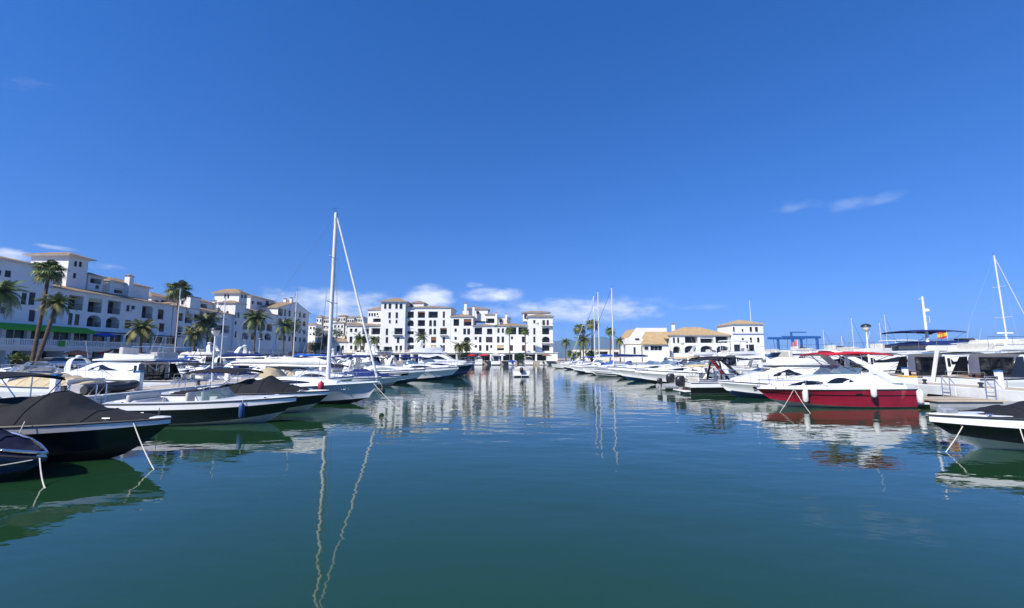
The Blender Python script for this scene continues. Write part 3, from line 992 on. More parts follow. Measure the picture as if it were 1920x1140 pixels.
    facade(None, Vector((xb, DY - 3.5, 0)), Vector((0, 1, 0)), Vector((1, 0, 0)), 17, 1.2, zb - .22, [])
    reparent(t, before, loc)


central_building()


def hill_houses():
    specs = [(594, 603, 592, 8), (607, 618, 594, 10), (622, 632, 597, 9), (634, 648, 590, 12), (651, 664, 593, 10), (667, 680, 592, 9), (625, 645, 603, 6), (648, 672, 604, 6), (574, 592, 606, 9)]
    labs = ['cream house on the hillside left of the tall mast, leftmost of the far roofs', 'small white hillside house just left of the tall mast', 'white hillside house just right of the tall mast',
            'widest upper hillside house seen right of the tall mast', 'cream hillside house between the mast and the slanting furled sail', 'hillside house nearest the slanting furled forestay',
            'lower white hillside house behind the dark trees', 'lower cream hillside house beside the central apartment building', 'white hillside house in the gap right of the gabled apartment building']
    for i, ((a, b, top, h), lab) in enumerate(zip(specs, labs)):
        Y = 222 + (8 if top < 600 else -6) + i * .5
        p, q = onY(a, top + 3, Y), onY(b, top + 3, Y)
        zb = max(p.z - h, 1.2)
        before = set(bpy.data.objects)
        loc = ((p.x + q.x) / 2, Y, zb)
        t = thing('hillside_house', lab, 'house', loc, group='houses on the far hillside')
        w = q.x - p.x
        H = []
        for zz in (p.z - 1.7, p.z - 4.6):
            if zz > zb + .5:
                for k in range(3):
                    H.append((w * (k + .5) / 3 - .45, w * (k + .5) / 3 + .45, zz - .6, zz + .7, 'w' if k != 1 else 'l'))
        block(None, p.x, q.x, Y, Y + 8, zb, p.z, S=H, raw=True, roof=('hip', 1.0), wm='stucco_cream' if i % 2 else 'stucco')
        reparent(t, before, loc)


hill_houses()
EY = 125.


def harbour_office():
    loc = (onY(1300, 670, EY).x, EY, 1.2)
    before = set(bpy.data.objects)
    t = thing('harbour_building', 'white harbour building with ochre tile roofs and square tower on the right', 'building', loc)
    X = lambda px, py=640: onY(px, py, EY).x
    Z = lambda py, px=1300: onY(px, py, EY).z
    # gabled wing at the west end
    x0, x1 = X(1186), X(1258)
    z = Z(632)
    block(None, x0, x1, EY + 3, EY + 15, 1.2, z, S=[(1191, 634, 1199, 638, 'w')], roof=None)
    zt = Z(613.5)
    MB().add([(x0, EY + 3, z), (x1, EY + 3, z), (x1, EY + 3, zt), (X(1200), EY + 3, zt), (x0, EY + 3.4, z), (x1, EY + 3.4, z), (x1, EY + 3.4, zt), (X(1200), EY + 3.4, zt)],
             [(0, 1, 2, 3), (7, 6, 5, 4), (0, 4, 5, 1), (1, 5, 6, 2), (2, 6, 7, 3), (3, 7, 4, 0)]).build('gable_wall', 'stucco', None)
    MB().add([(x0, EY + 3.4, z), (X(1200), EY + 3.4, zt - .1), (X(1200), EY + 15, zt - .1), (x0, EY + 15, z), (x1, EY + 3.4, zt - .1), (x1, EY + 15, zt - .1), (x1, EY + 15, z), (x1, EY + 3.4, z)], [(0, 1, 2, 3), (1, 4, 5, 2), (4, 7, 6, 5), (3, 2, 5, 6)]).build('roof', 'tile_warm', None)
    # two lean-to ochre roofs in front
    def leanto(a, b, ptop, pbot, y0, y1):
        p = onY(a, pbot, y0)
        q = onY(b, pbot, y0)
        r = onY(b - 9, ptop, y1)
        l = onY(a + 7, ptop, y1)
        MB().add([(p.x, y0, p.z), (q.x, y0, q.z), (r.x, y1, r.z), (l.x, y1, l.z), (p.x, y0, p.z - .15), (q.x, y0, q.z - .15), (r.x, y1, p.z - .15), (l.x, y1, p.z - .15)], [(0, 1, 2, 3), (0, 4, 5, 1), (1, 5, 6, 2), (2, 6, 7, 3), (3, 7, 4, 0), (7, 6, 5, 4)]).build('roof', 'tile_warm', None)
    leanto(1203, 1260, 622, 634, EY + 1.5, EY + 2.95)
    leanto(1201, 1252, 633, 645, EY - 2.5, EY + 1.45)
    zl = onY(1225, 645, EY - 2.5).z - .16
    block(None, X(1203), X(1250), EY - 2, EY + 2.9, 1.2, zl, S=[(1208, 650, 1216, 656, 'w'), (1220, 648, 1242, 657, 'v')], roof=None)
    block(None, X(1174), X(1200), EY - 1, EY + 2.8, 1.2, Z(646), S=[(1188, 651, 1192, 664, 'b')], roof=('flat',), tm='tile_warm')
    # main range
    x0, x1 = X(1259), X(1368)
    block(None, x0, x1, EY, EY + 12, 1.2, Z(629), S=[(1262, 633, 1265.5, 643, 'w'), (1270, 633, 1273.5, 643, 'w'), (1284.5, 630.5, 1308, 643, 'l'), (1313.5, 630.5, 1337, 643, 'l'), (1342, 630.5, 1367, 643, 'l'),
                                                    (1262, 649, 1276, 662, 'a'), (1284, 648, 1306, 662, 'a'), (1314, 648, 1336, 662, 'a'), (1344, 648, 1366, 662, 'a')], roof=('hip', 2.6), tm='tile_warm')
    # tower
    x0, x1 = X(1371), X(1428)
    y0 = EY - 1.2
    block(None, x0, x1, y0, EY + 8, 1.2, onY(1400, 608, y0).z, S=[(1373, 613, 1377.5, 622, 'w'), (1391, 617, 1394, 622, 'w'), (1406, 613, 1410, 622, 'w'), (1416, 613, 1421, 622, 'w'), (1391, 634, 1395, 640, 'w'), (1406.5, 633, 1410, 642, 'w'), (1420, 633, 1424, 642, 'w'), (1375, 646, 1388, 660, 'w'), (1400, 646, 1414, 660, 'w')],
          roof=('hip', 1.5, None, .5), tm='tile_warm')
    p, q = onY(1371, 627, y0), onY(1428, 626, y0)
    MB().box(x0 - .05, x1 + .05, y0 - .05, y0 + .0, p.z - .12, p.z + .22).build('string_course', 'stripe_blue', None)
    a = onY(1408, 604, EY + 3)
    b = onY(1408, 563, EY + 3)
    MB().tube([(a.x, EY + 3, a.z - 1), (a.x, EY + 3, b.z)], .09, 6, .05).build('antenna_mast', 'painted_white', None)
    chimney(None, onY(1262, 609, EY + 9), .8, 2)
    reparent(t, before, loc)


harbour_office()


def low_wall_pavilion():
    loc = (onY(1090, 660, 150).x, 150, 1.2)
    before = set(bpy.data.objects)
    t = thing('low_pavilion', 'low cream pavilion and wall behind the three masts, among palms', 'building', loc)
    x0, x1 = onY(1048, 660, 150).x, onY(1172, 660, 150).x
    block(None, x0 + 5, x1, 150, 154, 1.2, onY(1100, 655, 150).z, S=[(1082, 660, 1090, 668, 'w'), (1120, 659, 1140, 668, 'l'), (1150, 660, 1160, 668, 'w')], roof=('flat',), wm='stucco_cream')
    reparent(t, before, loc)


low_wall_pavilion()

# ------------------------------------------------------------------ boats
class Hull:
    """Lofted hull: x forward, z up from the waterline, origin amidships."""

    def __init__(s, root, L, B, fs, fb, top='gelcoat', band='gelcoat', bottom='bottom_white', rake=None, bandw=.25, cockpit=None, floor=.35,
                 deck='gelcoat', stern_w=.92, full=2.3, rail='rubber', bulb=0., teak=False, stripe=None, sheer=1.5, sail=False):
        s.L, s.B, s.fs, s.fb, s.sw, s.full, s.sheerp = L, B, fs, fb, stern_w, full, sheer
        s.root = root
        rake = L * .135 if rake is None else rake
        ts = {i / 14 for i in range(13)} | {.93, .965, .985, 1.0}
        if cockpit:
            ts |= set(cockpit)
        ts = sorted(ts)
        chin = .91 if not sail else .7

        def wc(t):
            w = s.w(t) if t < .3 else s.w(.3) * (1 - max(0, (t - .3) / .7) ** (2.25 if not sail else 1.9))
            return chin * w * B / 2

        def pt(t, q):
            # q 0 chine .. 1 sheer
            xs, ys, zs = -L / 2 + L * t, s.hw(t), s.zs(t)
            xc, yc, zc = -L / 2 + (L - .5 * rake) * t, wc(t), (.08 + .34 * fb * t ** 3.4) if not sail else (.10 + .2 * fb * t ** 3.4)
            qq = q
            q = min(1., q / (1 - bandw)) if not sail else q
            fl = .03 * B * t * t * math.sin(math.pi * q)
            return Vector((lerp(xc, xs, q), max(0, lerp(yc, ys, q) - (fl if t < 1 else 0)) + (.05 * B * math.sin(math.pi * q) if sail else 0) * (1 - t ** 3), lerp(zc, zs, qq)))
        s.pt = pt

        def strip(name, q0, q1, n, m):
            mb = MB()
            for sg in (1, -1):
                rows = []
                for t in ts:
                    r = []
                    for j in range(n + 1):
                        p = pt(t, lerp(q0, q1, j / n))
                        r.append((p.x, p.y * sg, p.z))
                    rows.append(r)
                mb.loft(rows, cap=False, closed=False)
            tr = [pt(0, lerp(q0, q1, j / n)) for j in range(n + 1)]
            mb.loft([[(p.x, p.y, p.z) for p in tr], [(p.x, -p.y, p.z) for p in tr]], cap=False, closed=False)
            return mb.build(name, m, root, True)
        s.body = strip('hull', 0, 1 - bandw, 4, top)
        strip('gunwale', 1 - bandw, 1, 2, band)
        mb = MB()
        for sg in (1, -1):
            rows = []
            for t in ts:
                c = pt(t, 0)
                k = Vector((-L / 2 + (L - rake) * t, 0, -.4 + (.4 + .1 * fb) * t ** 5))
                rows.append([(c.x, c.y * sg, c.z), (lerp(c.x, k.x, .5), c.y * .52 * sg, lerp(c.z, k.z, .5)), tuple(k)])
            mb.loft(rows, cap=False, closed=False)
        c = pt(0, 0)
        mb.quad((c.x, c.y, c.z), (c.x, -c.y, c.z), (c.x, -c.y * .5, -.4), (c.x, c.y * .5, -.4))
        mb.build('hull_bottom', bottom, root, True)
        if stripe:
            mb = MB()
            for sg in (1, -1):
                mb.loft([[(p.x, (p.y + .022) * sg, p.z) for p in (pt(t, stripe[0]), pt(t, (stripe[0] + stripe[1]) / 2), pt(t, stripe[1]))] for t in ts if t < stripe[3]], cap=False, closed=False)
            mb.build('stripe', stripe[2], root, True)
        # rub rail
        mb = MB()
        pts = [(p.x, p.y + .01, p.z - .03) for p in (pt(t, 1) for t in ts)]
        pts += [(x, -y, z) for x, y, z in pts[::-1][1:]]
        mb.tube(pts, .022 + .0015 * L, 6).build('rub_rail', rail, root, True)
        # deck with a sunk cockpit
        mb = MB()
        ins = .83 if not sail else .62
        for a, b in zip(ts, ts[1:]):
            pa, pb = [(-L / 2 + L * t, s.hw(t), s.zs(t)) for t in (a, b)]
            for sg in (1, -1):
                mb.quad((pa[0], pa[1] * sg, pa[2]), (pb[0], pb[1] * sg, pb[2]), (pb[0], pb[1] * ins * sg, pb[2] + .03), (pa[0], pa[1] * ins * sg, pa[2] + .03))
            inc = cockpit and a >= cockpit[0] - 1e-6 and b <= cockpit[1] + 1e-6
            if not inc:
                for sg in (1, -1):
                    cz = .05 * min(1, pa[1] / (B * .3)), .05 * min(1, pb[1] / (B * .3))
                    mb.quad((pa[0], pa[1] * ins * sg, pa[2] + .03), (pb[0], pb[1] * ins * sg, pb[2] + .03), (pb[0], 0, pb[2] + .03 + cz[1]), (pa[0], 0, pa[2] + .03 + cz[0]))
        mb.build('deck', deck, root, True)
        if cockpit:
            mb = MB()
            def fw(t):
                zc = pt(t, 0).z
                q = min(1, max(0, (floor - zc) / (s.zs(t) - zc)))
                return min(s.hw(t) * ins * .96, pt(t, q).y - .09 - .05 * B * (t > .35))
            cs = [t for t in ts if cockpit[0] - 1e-6 <= t <= cockpit[1] + 1e-6]
            for a, b in zip(cs, cs[1:]):
                pa, pb = [(-L / 2 + L * t, s.hw(t) * ins, s.zs(t) + .03) for t in (a, b)]
                for sg in (1, -1):
                    mb.quad((pa[0], pa[1] * sg, pa[2]), (pb[0], pb[1] * sg, pb[2]), (pb[0], fw(b) * sg, floor), (pa[0], fw(a) * sg, floor))
                mb.quad((pa[0], fw(a), floor), (pb[0], fw(b), floor), (pb[0], -fw(b), floor), (pa[0], -fw(a), floor))
            for t in (cs[0], cs[-1]):
                x, y, z = -L / 2 + L * t, s.hw(t) * ins, s.zs(t) + .03
                mb.quad((x, y, z + .0), (x, -y, z + .0), (x, -fw(t), floor), (x, fw(t), floor))
            mb.build('cockpit', 'teak' if teak else 'gelcoat', root)

    def w(s, t):
        if t < .4:
            return s.sw + (1 - s.sw) * math.sin(t / .4 * math.pi / 2)
        return 1 - ((t - .4) / .6) ** s.full

    def hw(s, t):
        return max(0., s.w(min(1, t)) * s.B / 2)

    def zs(s, t):
        return s.fs + (s.fb - s.fs) * t ** s.sheerp

    def t(s, x):
        return min(1, max(0, x / s.L + .5))

    def x(s, t):
        return -s.L / 2 + s.L * t


def secring(x, wb, wt, zb, zt, crown=.04):
    ym = lerp(wb, wt, .8)
    zm = lerp(zb, zt, .82)
    return [(x, -wb, zb), (x, -ym, zm), (x, -wt * .92, zt), (x, -wt * .4, zt + crown), (x, wt * .4, zt + crown), (x, wt * .92, zt), (x, ym, zm), (x, wb, zb)]


def cabin(root, secs, m='gelcoat', name='cabin', smooth=True):
    return MB().loft([secring(*q) for q in secs]).build(name, m, root, smooth)


def sec_at(secs, x):
    secs = sorted(secs)
    for a, b in zip(secs, secs[1:]):
        if a[0] <= x <= b[0]:
            f = (x - a[0]) / (b[0] - a[0] + 1e-9)
            return [lerp(p, q, f) for p, q in zip(a, b)]
    return list(secs[0] if x < secs[0][0] else secs[-1])


def side_window(root, secs, x0, x1, lo, hi, m='glass_dark', n=6, both=True, off=.012, name='window'):
    """Window strip on the cabin side; lo and hi are (f at x0, f at middle, f at x1) heights as fractions."""
    for sg in ((1, -1) if both else (both,)):
        rows = []
        for i in range(n + 1):
            f = i / n
            x = lerp(x0, x1, f)
            q = sec_at(secs, x)
            def cur(c):
                return c[0] * (1 - f) ** 2 + 2 * f * (1 - f) * (2 * c[1] - .5 * c[0] - .5 * c[2]) + c[2] * f * f
            r = []
            for h in (cur(lo), max(cur(hi), cur(lo) + .01)):
                h = min(h, .98)
                if h <= .82:
                    y = lerp(q[1], lerp(q[1], q[2], .8), h / .82)
                else:
                    y = lerp(lerp(q[1], q[2], .8), q[2] * .92, (h - .82) / .18)
                r.append((x, (y + off) * sg, lerp(q[3], q[4], h)))
            rows.append(r)
        MB().loft(rows, cap=False, closed=False).build(name, m, root, True)


def windshield(root, x, w, z, h=.45, back=.55, sweep=.9, m='glass_tint', frame='steel', top=.86):
    """Raked three-sided screen; x is the front foot, the wings sweep aft."""
    n = 9
    base, up = [], []
    for i in range(n):
        a = lerp(-1, 1, i / (n - 1))
        base.append(Vector((x - sweep * abs(a) ** 2.6, w * (1 - .18 * (1 - abs(a))) * a if abs(a) > .5 else w * a * .98, z - .04 * abs(a))))
        up.append(Vector((x - back * (1 - .45 * abs(a)) - sweep * abs(a) ** 2.6, base[-1].y * top, z + h * (1 - .3 * abs(a) ** 3))))
    g = MB().loft([base, up], cap=False, closed=False).build('windshield', m, root, True)
    f = MB().tube(up, .022, 5)
    for i in (0, 2, 6, 8):
        f.tube([base[i], up[i]], .016, 5)
    f.build('windshield_frame', frame, g, True)


def bimini(root, x0, x1, w, z, zb, m='black_canvas', crown=.16, thick=.035, xp=None, frame='steel', drop=.06, hoops=3):
    xs = [lerp(x0, x1, i / 8) for i in range(9)]
    rings = []
    for i, x in enumerate(xs):
        e = abs(i - 4) / 4
        zz = z - drop * 2 * e ** 2.2
        up = [(x, w * math.cos(a), zz + crown * math.sin(a) ** .8 * 1.0) for a in [math.pi * j / 8 for j in range(9)]]
        rings.append(up + [(p[0], p[1] * .99, p[2] - thick) for p in up[::-1]])
    c = MB().loft(rings).build('bimini_top', m, root, True)
    xp = (x0 + x1) / 2 if xp is None else xp
    f = MB()
    for k in range(hoops):
        x = lerp(x0 + .03, x1 - .03, k / (hoops - 1))
        for sg in (1, -1):
            f.tube([(xp, sg * w * 1.02, zb), (x, sg * w * .985, z - .05)], .017, 5)
    f.build('bimini_frame', frame, c, True)
    return c


def arch(root, x, w, zb, zt, rake=-.8, wid=.45, thick=.09, m='gelcoat', name='radar_arch', wtop=.8):
    pts = []
    for i in range(17):
        a = math.pi * i / 16
        cy = math.copysign(abs(math.cos(a)) ** .55, math.cos(a))
        sz = math.sin(a) ** .6 if 0 < i < 16 else 0
        y = w * cy * lerp(1, wtop, sz)
        pts.append(Vector((x + rake * sz, y, zb + (zt - zb) * sz)))
    rings = []
    for i, p in enumerate(pts):
        d = (pts[min(i + 1, 16)] - pts[max(i - 1, 0)]).normalized()
        nrm = Vector((0, d.z, -d.y))
        if nrm.length < .1:
            nrm = Vector((0, 0, 1))
        nrm.normalize()
        ww = wid * (1.25 - .45 * math.sin(math.pi * i / 16))
        rings.append([p + Vector((ww / 2, 0, 0)), p + nrm * thick * .5 + Vector((ww * .25, 0, 0)), p + nrm * thick * .5 - Vector((ww * .25, 0, 0)), p - Vector((ww / 2, 0, 0)), p - nrm * thick * .5 - Vector((ww * .25, 0, 0)), p - nrm * thick * .5 + Vector((ww * .25, 0, 0))])
    return MB().loft(rings).build(name, m, root, True)


def cover(root, H, x0, x1, hts, m='black_canvas', wf=1.0, name='canvas_cover', sag=.03, zoff=.01, front=0., rnd=1):
    """Canvas boat cover draped from gunwale to gunwale; hts = heights over the sheer at even stations."""
    rr = random.Random(rnd)
    n = 24
    rings = []
    for i in range(n + 1):
        f = i / n
        x = lerp(x0, x1, f)
        t = H.t(x)
        k = f * (len(hts) - 1)
        a = min(int(k), len(hts) - 2)
        u = k - a
        u = u * u * (3 - 2 * u)
        h = lerp(hts[a], hts[a + 1], u) * (1 - .10 * (i % 4 != 0) - .05 * (i % 4 == 2))
        w = H.hw(t) * wf
        z = H.zs(t) + zoff
        r = [(x, -w, z - .07), (x, -w, z)]
        for j in range(1, 10):
            y = lerp(-w, w, j / 10)
            q = 1 - abs(y / w) if w > 1e-3 else 0
            r.append((x, y, z + h * min(1, q * 1.45) ** .75 - sag * math.sin(q * 9 + x * 2.3) * (1 if .1 < q else 0) * rr.uniform(.2, 1)))
        r += [(x, w, z), (x, w, z - .07)]
        rings.append(r)
    c = MB().loft(rings).build(name, m, root, True)
    for i in range(4, n, 4):
        MB().tube([(p[0], p[1], p[2] + .006) for p in rings[i][1:-1]], .014, 5).build('seam', m, c, True)
    return c


def bow_rail(root, H, t0, t1, h=.5, n=6, inset=.93, m='steel', mid=False):
    up, mb = [], MB()
    for i in range(n + 1):
        t = lerp(t0, t1, i / n)
        x, y, z = H.x(t), H.hw(t) * inset, H.zs(t) + .02
        hh = h * min(1, .35 + i * .5)
        up.append(Vector((x + .04, y, z + hh)))
        mb.tube([(x, y, z), up[-1]], .012, 5)
        mb.tube([(x, -y, z), (up[-1].x, -y, up[-1].z)], .012, 5)
    path = up + [Vector((p.x, -p.y, p.z)) for p in up[::-1]]
    mb.tube(path, .016, 5)
    if mid:
        mb.tube([Vector((p.x - .02, p.y, p.z - h * .5)) for p in path], .009, 4)
    return mb.build('bow_rail', m, root, True)


def seats(root, H, x0, x1, floor, m='vinyl', back=.5):
    w = min(H.hw(H.t(x0)), H.hw(H.t(x1))) * .78
    b = MB().bbox(x0, x0 + .55, -w, w, floor, floor + .42, .05).build('bench_seat', m, root, True)
    MB().bbox(x0 - .14, x0 - .003, -w, w, floor, floor + .42 + back, .04).build('backrest', m, b, True)
    for sg in (1, -1):
        yy = sg * w * .55
        p = MB().bbox(x1 - .5, x1, yy - .25, yy + .25, floor, floor + .5, .05).build('seat', m, root, True)
        MB().bbox(x1 - .62, x1 - .503, yy - .25, yy + .25, floor + .3, floor + 1.0, .04).build('backrest', m, p, True)


def outboard(root, x, y, z, s=1., cowl='plastic_black', tilt=.0, parent_m=True):
    m = Matrix.Translation((x, y, z)) @ Matrix.Rotation(tilt, 4, 'Y') @ Matrix.Scale(s, 4)
    rings = []
    for zz, lx, ly, ox in ((0, .26, .16, -.05), (.12, .36, .22, -.02), (.38, .38, .23, 0), (.55, .34, .21, .0), (.66, .22, .14, .02)):
        rings.append([m @ Vector((ox - .2 + lx * math.cos(a) * (1.0 if math.cos(a) < 0 else .8), ly * math.sin(a), zz)) for a in [2 * math.pi * k / 12 for k in range(12)]])
    o = MB().loft(rings).build('outboard_motor', cowl, root, True)
    leg = MB()
    leg.loft([[m @ Vector((ox + lx * math.cos(a), ly * math.sin(a), zz)) for a in [2 * math.pi * k / 8 for k in range(8)]] for zz, lx, ly, ox in ((0, .17, .1, -.22), (-.35, .13, .08, -.22), (-.75, .15, .05, -.22), (-.95, .2, .03, -.2))])
    leg.build('motor_leg', 'plastic_grey', o, True)
    MB().loft([[m @ Vector((-.22 + px, .14 * math.cos(a), -.72 + .14 * math.sin(a))) for a in [2 * math.pi * k / 8 for k in range(8)]] for px in (-.24, -.2)]).build('propeller', 'plastic_grey', o)
    return o


def swim_platform(root, H, l=.6, z=.28, m='gelcoat', teak=True):
    w = H.hw(0) * .92
    p = MB().bbox(H.x(0) - l, H.x(0) + .02, -w, w, z - .1, z, .03).build('swim_platform', m, root, True)
    if teak:
        MB().box(H.x(0) - l + .06, H.x(0) - .06, -w + .08, w - .08, z + .002, z + .012).build('teak_pad', 'teak', p)


def cleats(root, H, ts, m='steel'):
    for t in ts:
        for sg in (1, -1):
            x, y, z = H.x(t), H.hw(t) * .9 * sg, H.zs(t) + .02
            MB().tube([(x - .1, y, z + .05), (x + .1, y, z + .05)], .014, 5).box(x - .04, x + .04, y - .02, y + .02, z - .01, z + .05).build('cleat', m, root, True)


def antenna(root, p, h=2.2, lean=(-.2, 0), r=.012, m='painted_white', name='antenna'):
    MB().tube([p, (p[0] + lean[0] * h, p[1] + lean[1] * h, p[2] + h)], r, 5, r * .5).build(name, m, root, True)


def flag(root, p, w, h, cols, name='flag', staff=.9):
    MB().tube([(p[0], p[1], p[2] - staff), (p[0], p[1], p[2] + .05)], .012, 5).build('flag_staff', 'painted_white', root)
    n = len(cols)
    for i, c in enumerate(cols):
        z0, z1 = p[2] - h * sum(cols[k][1] for k in range(i)), p[2] - h * sum(cols[k][1] for k in range(i + 1))
        rows = [[(p[0] - w * f, p[1] + .07 * math.sin(f * 7), z - .25 * h * f) for z in (z0, z1)] for f in [k / 6 for k in range(7)]]
        MB().loft(rows, cap=False, closed=False).build(name, c[0], root, True)


ROWS = {}


def boat_root(name, label, cat, x, y, hd, group=None, roll=0.):
    return thing(name, label, cat, (x, y, 0), R(hd), group)


def bow_at(x, y, hd, L):
    """centre position for a boat whose bow tip stands at x, y"""
    return x - math.cos(R(hd)) * L / 2, y - math.sin(R(hd)) * L / 2


def bowrider(label, bow, hd, L=6.8, B=2.4, fs=.85, fb=1.0, top='black_hull', band='gelcoat', bottom='bottom_white', cov=None, bim=None, shield='glass_tint', name='motor_boat', group=None, motor=None, bandw=.28, seatm='vinyl', covh=(.1, .5, .75, .62, .2, .08), covx=(.03, .9), stripe=None, rail=False, sheer=1.5, bimz=1.95):
    x, y = bow_at(*bow, hd, L)
    r = boat_root(name, label, 'boat', x, y, hd, group)
    H = Hull(r, L, B, fs, fb, top, band, bottom, cockpit=(.06, .58), floor=.3, bandw=bandw, stripe=stripe, sheer=sheer)
    swim_platform(r, H, .5)
    cleats(r, H, (.1, .85))
    if cov:
        cover(r, H, H.x(covx[0]), H.x(covx[1]), covh, cov)
    else:
        seats(r, H, H.x(.12), H.x(.5), .3, seatm)
        windshield(r, H.x(.64), H.hw(.55) * .82, H.zs(.6) + .04, .42, .5, .95, shield)
        MB().bbox(H.x(.52), H.x(.585), .15, H.hw(.55) * .75, .3, H.zs(.55) + .1, .04).build('helm_console', 'plastic_black', r, True)
        st = MB()
        st.tube([(H.x(.5) + .1 * math.sin(a), .5 + .19 * math.cos(a), .95 + .17 * math.sin(a)) for a in [2 * math.pi * k / 12 for k in range(13)]], .016, 5)
        st.build('steering_wheel', 'plastic_black', r, True)
    if bim:
        bimini(r, H.x(.16), H.x(.5), H.hw(.3) * .9, bimz, H.zs(.3), bim)
    if motor:
        outboard(r, H.x(0) - .05, 0, .55, 1.15, motor)
    if rail:
        bow_rail(r, H, .6, .985, .4)
    return r, H


def cruiser(label, bow, hd, L=9., B=3., fs=1.05, fb=1.45, top='gelcoat', band='gelcoat', bottom='bottom_blue', arch_m='gelcoat', bim=None, shield='glass_blue', group=None, stripe=None, cov=None, tub=True, win='glass_dark', bandw=.3, arch_z=2.65, name='motor_cruiser', bim_z=None, ports=True):
    x, y = bow_at(*bow, hd, L)
    r = boat_root(name, label, 'boat', x, y, hd, group)
    H = Hull(r, L, B, fs, fb, top, band, bottom, cockpit=(.07, .42), floor=.55, bandw=bandw, stripe=stripe)
    swim_platform(r, H, .75)
    z = H.zs
    secs = [(H.x(.42), H.hw(.42) * .86, H.hw(.42) * .7, z(.42), z(.42) + .62), (H.x(.5), H.hw(.5) * .84, H.hw(.5) * .66, z(.5), z(.5) + .6), (H.x(.62), H.hw(.62) * .8, H.hw(.62) * .58, z(.62), z(.62) + .46),
            (H.x(.76), H.hw(.76) * .72, H.hw(.76) * .5, z(.76), z(.76) + .28), (H.x(.9), H.hw(.9) * .5, H.hw(.9) * .3, z(.9), z(.9) + .08)]
    c = cabin(r, secs)
    side_window(c, secs, H.x(.48), H.x(.74), (.3, .25, .3), (.4, .8, .34), win)
    windshield(r, H.x(.56), H.hw(.48) * .78, z(.5) + .55, .5, .75, 1.3, shield)
    if ports:
        mb = None
        for t in (.55, .64, .73):
            for sg in (1, -1):
                p = H.pt(t, .62)
                pr = [(p.x + .17 * math.cos(a), (p.y + .012) * sg, p.z + .06 * math.sin(a)) for a in [2 * math.pi * k / 10 for k in range(10)]]
                MB().add(pr, [tuple(range(10))]).build('porthole', 'glass_dark', r)
    seats(r, H, H.x(.1), H.x(.38), .55)
    if arch_m:
        arch(r, H.x(.24), H.hw(.2) * .93, z(.2), arch_z, rake=-.3 if L < 9 else .3, m=arch_m, wid=.5)
        MB().lathe([(.05, 0), (.24, .02), (.25, .12), (.18, .2), (.05, .23)], 14, (H.x(.24) + (-.3 if L < 9 else .3), 0, arch_z + .03)).build('radar_dome', 'gelcoat', r, True)
        antenna(r, (H.x(.24), .6, arch_z), 1.6, (-.25, 0))
    if bim:
        bz = bim_z or arch_z - .05
        bimini(r, H.x(.08), H.x(.44), H.hw(.25) * .86, bz, z(.25), bim)
    if cov:
        cover(r, H, H.x(.04), H.x(.5), (.22, .5, .68, .62, .38), cov, .94, 'cockpit_cover')
    bow_rail(r, H, .45, .985, .55, 7)
    cleats(r, H, (.1, .5, .9))
    a = MB().tube([(H.x(1) - .5, 0, z(1) + .1), (H.x(1) + .05, 0, z(1) + .04)], .05, 6).build('bow_roller', 'steel', r)
    return r, H


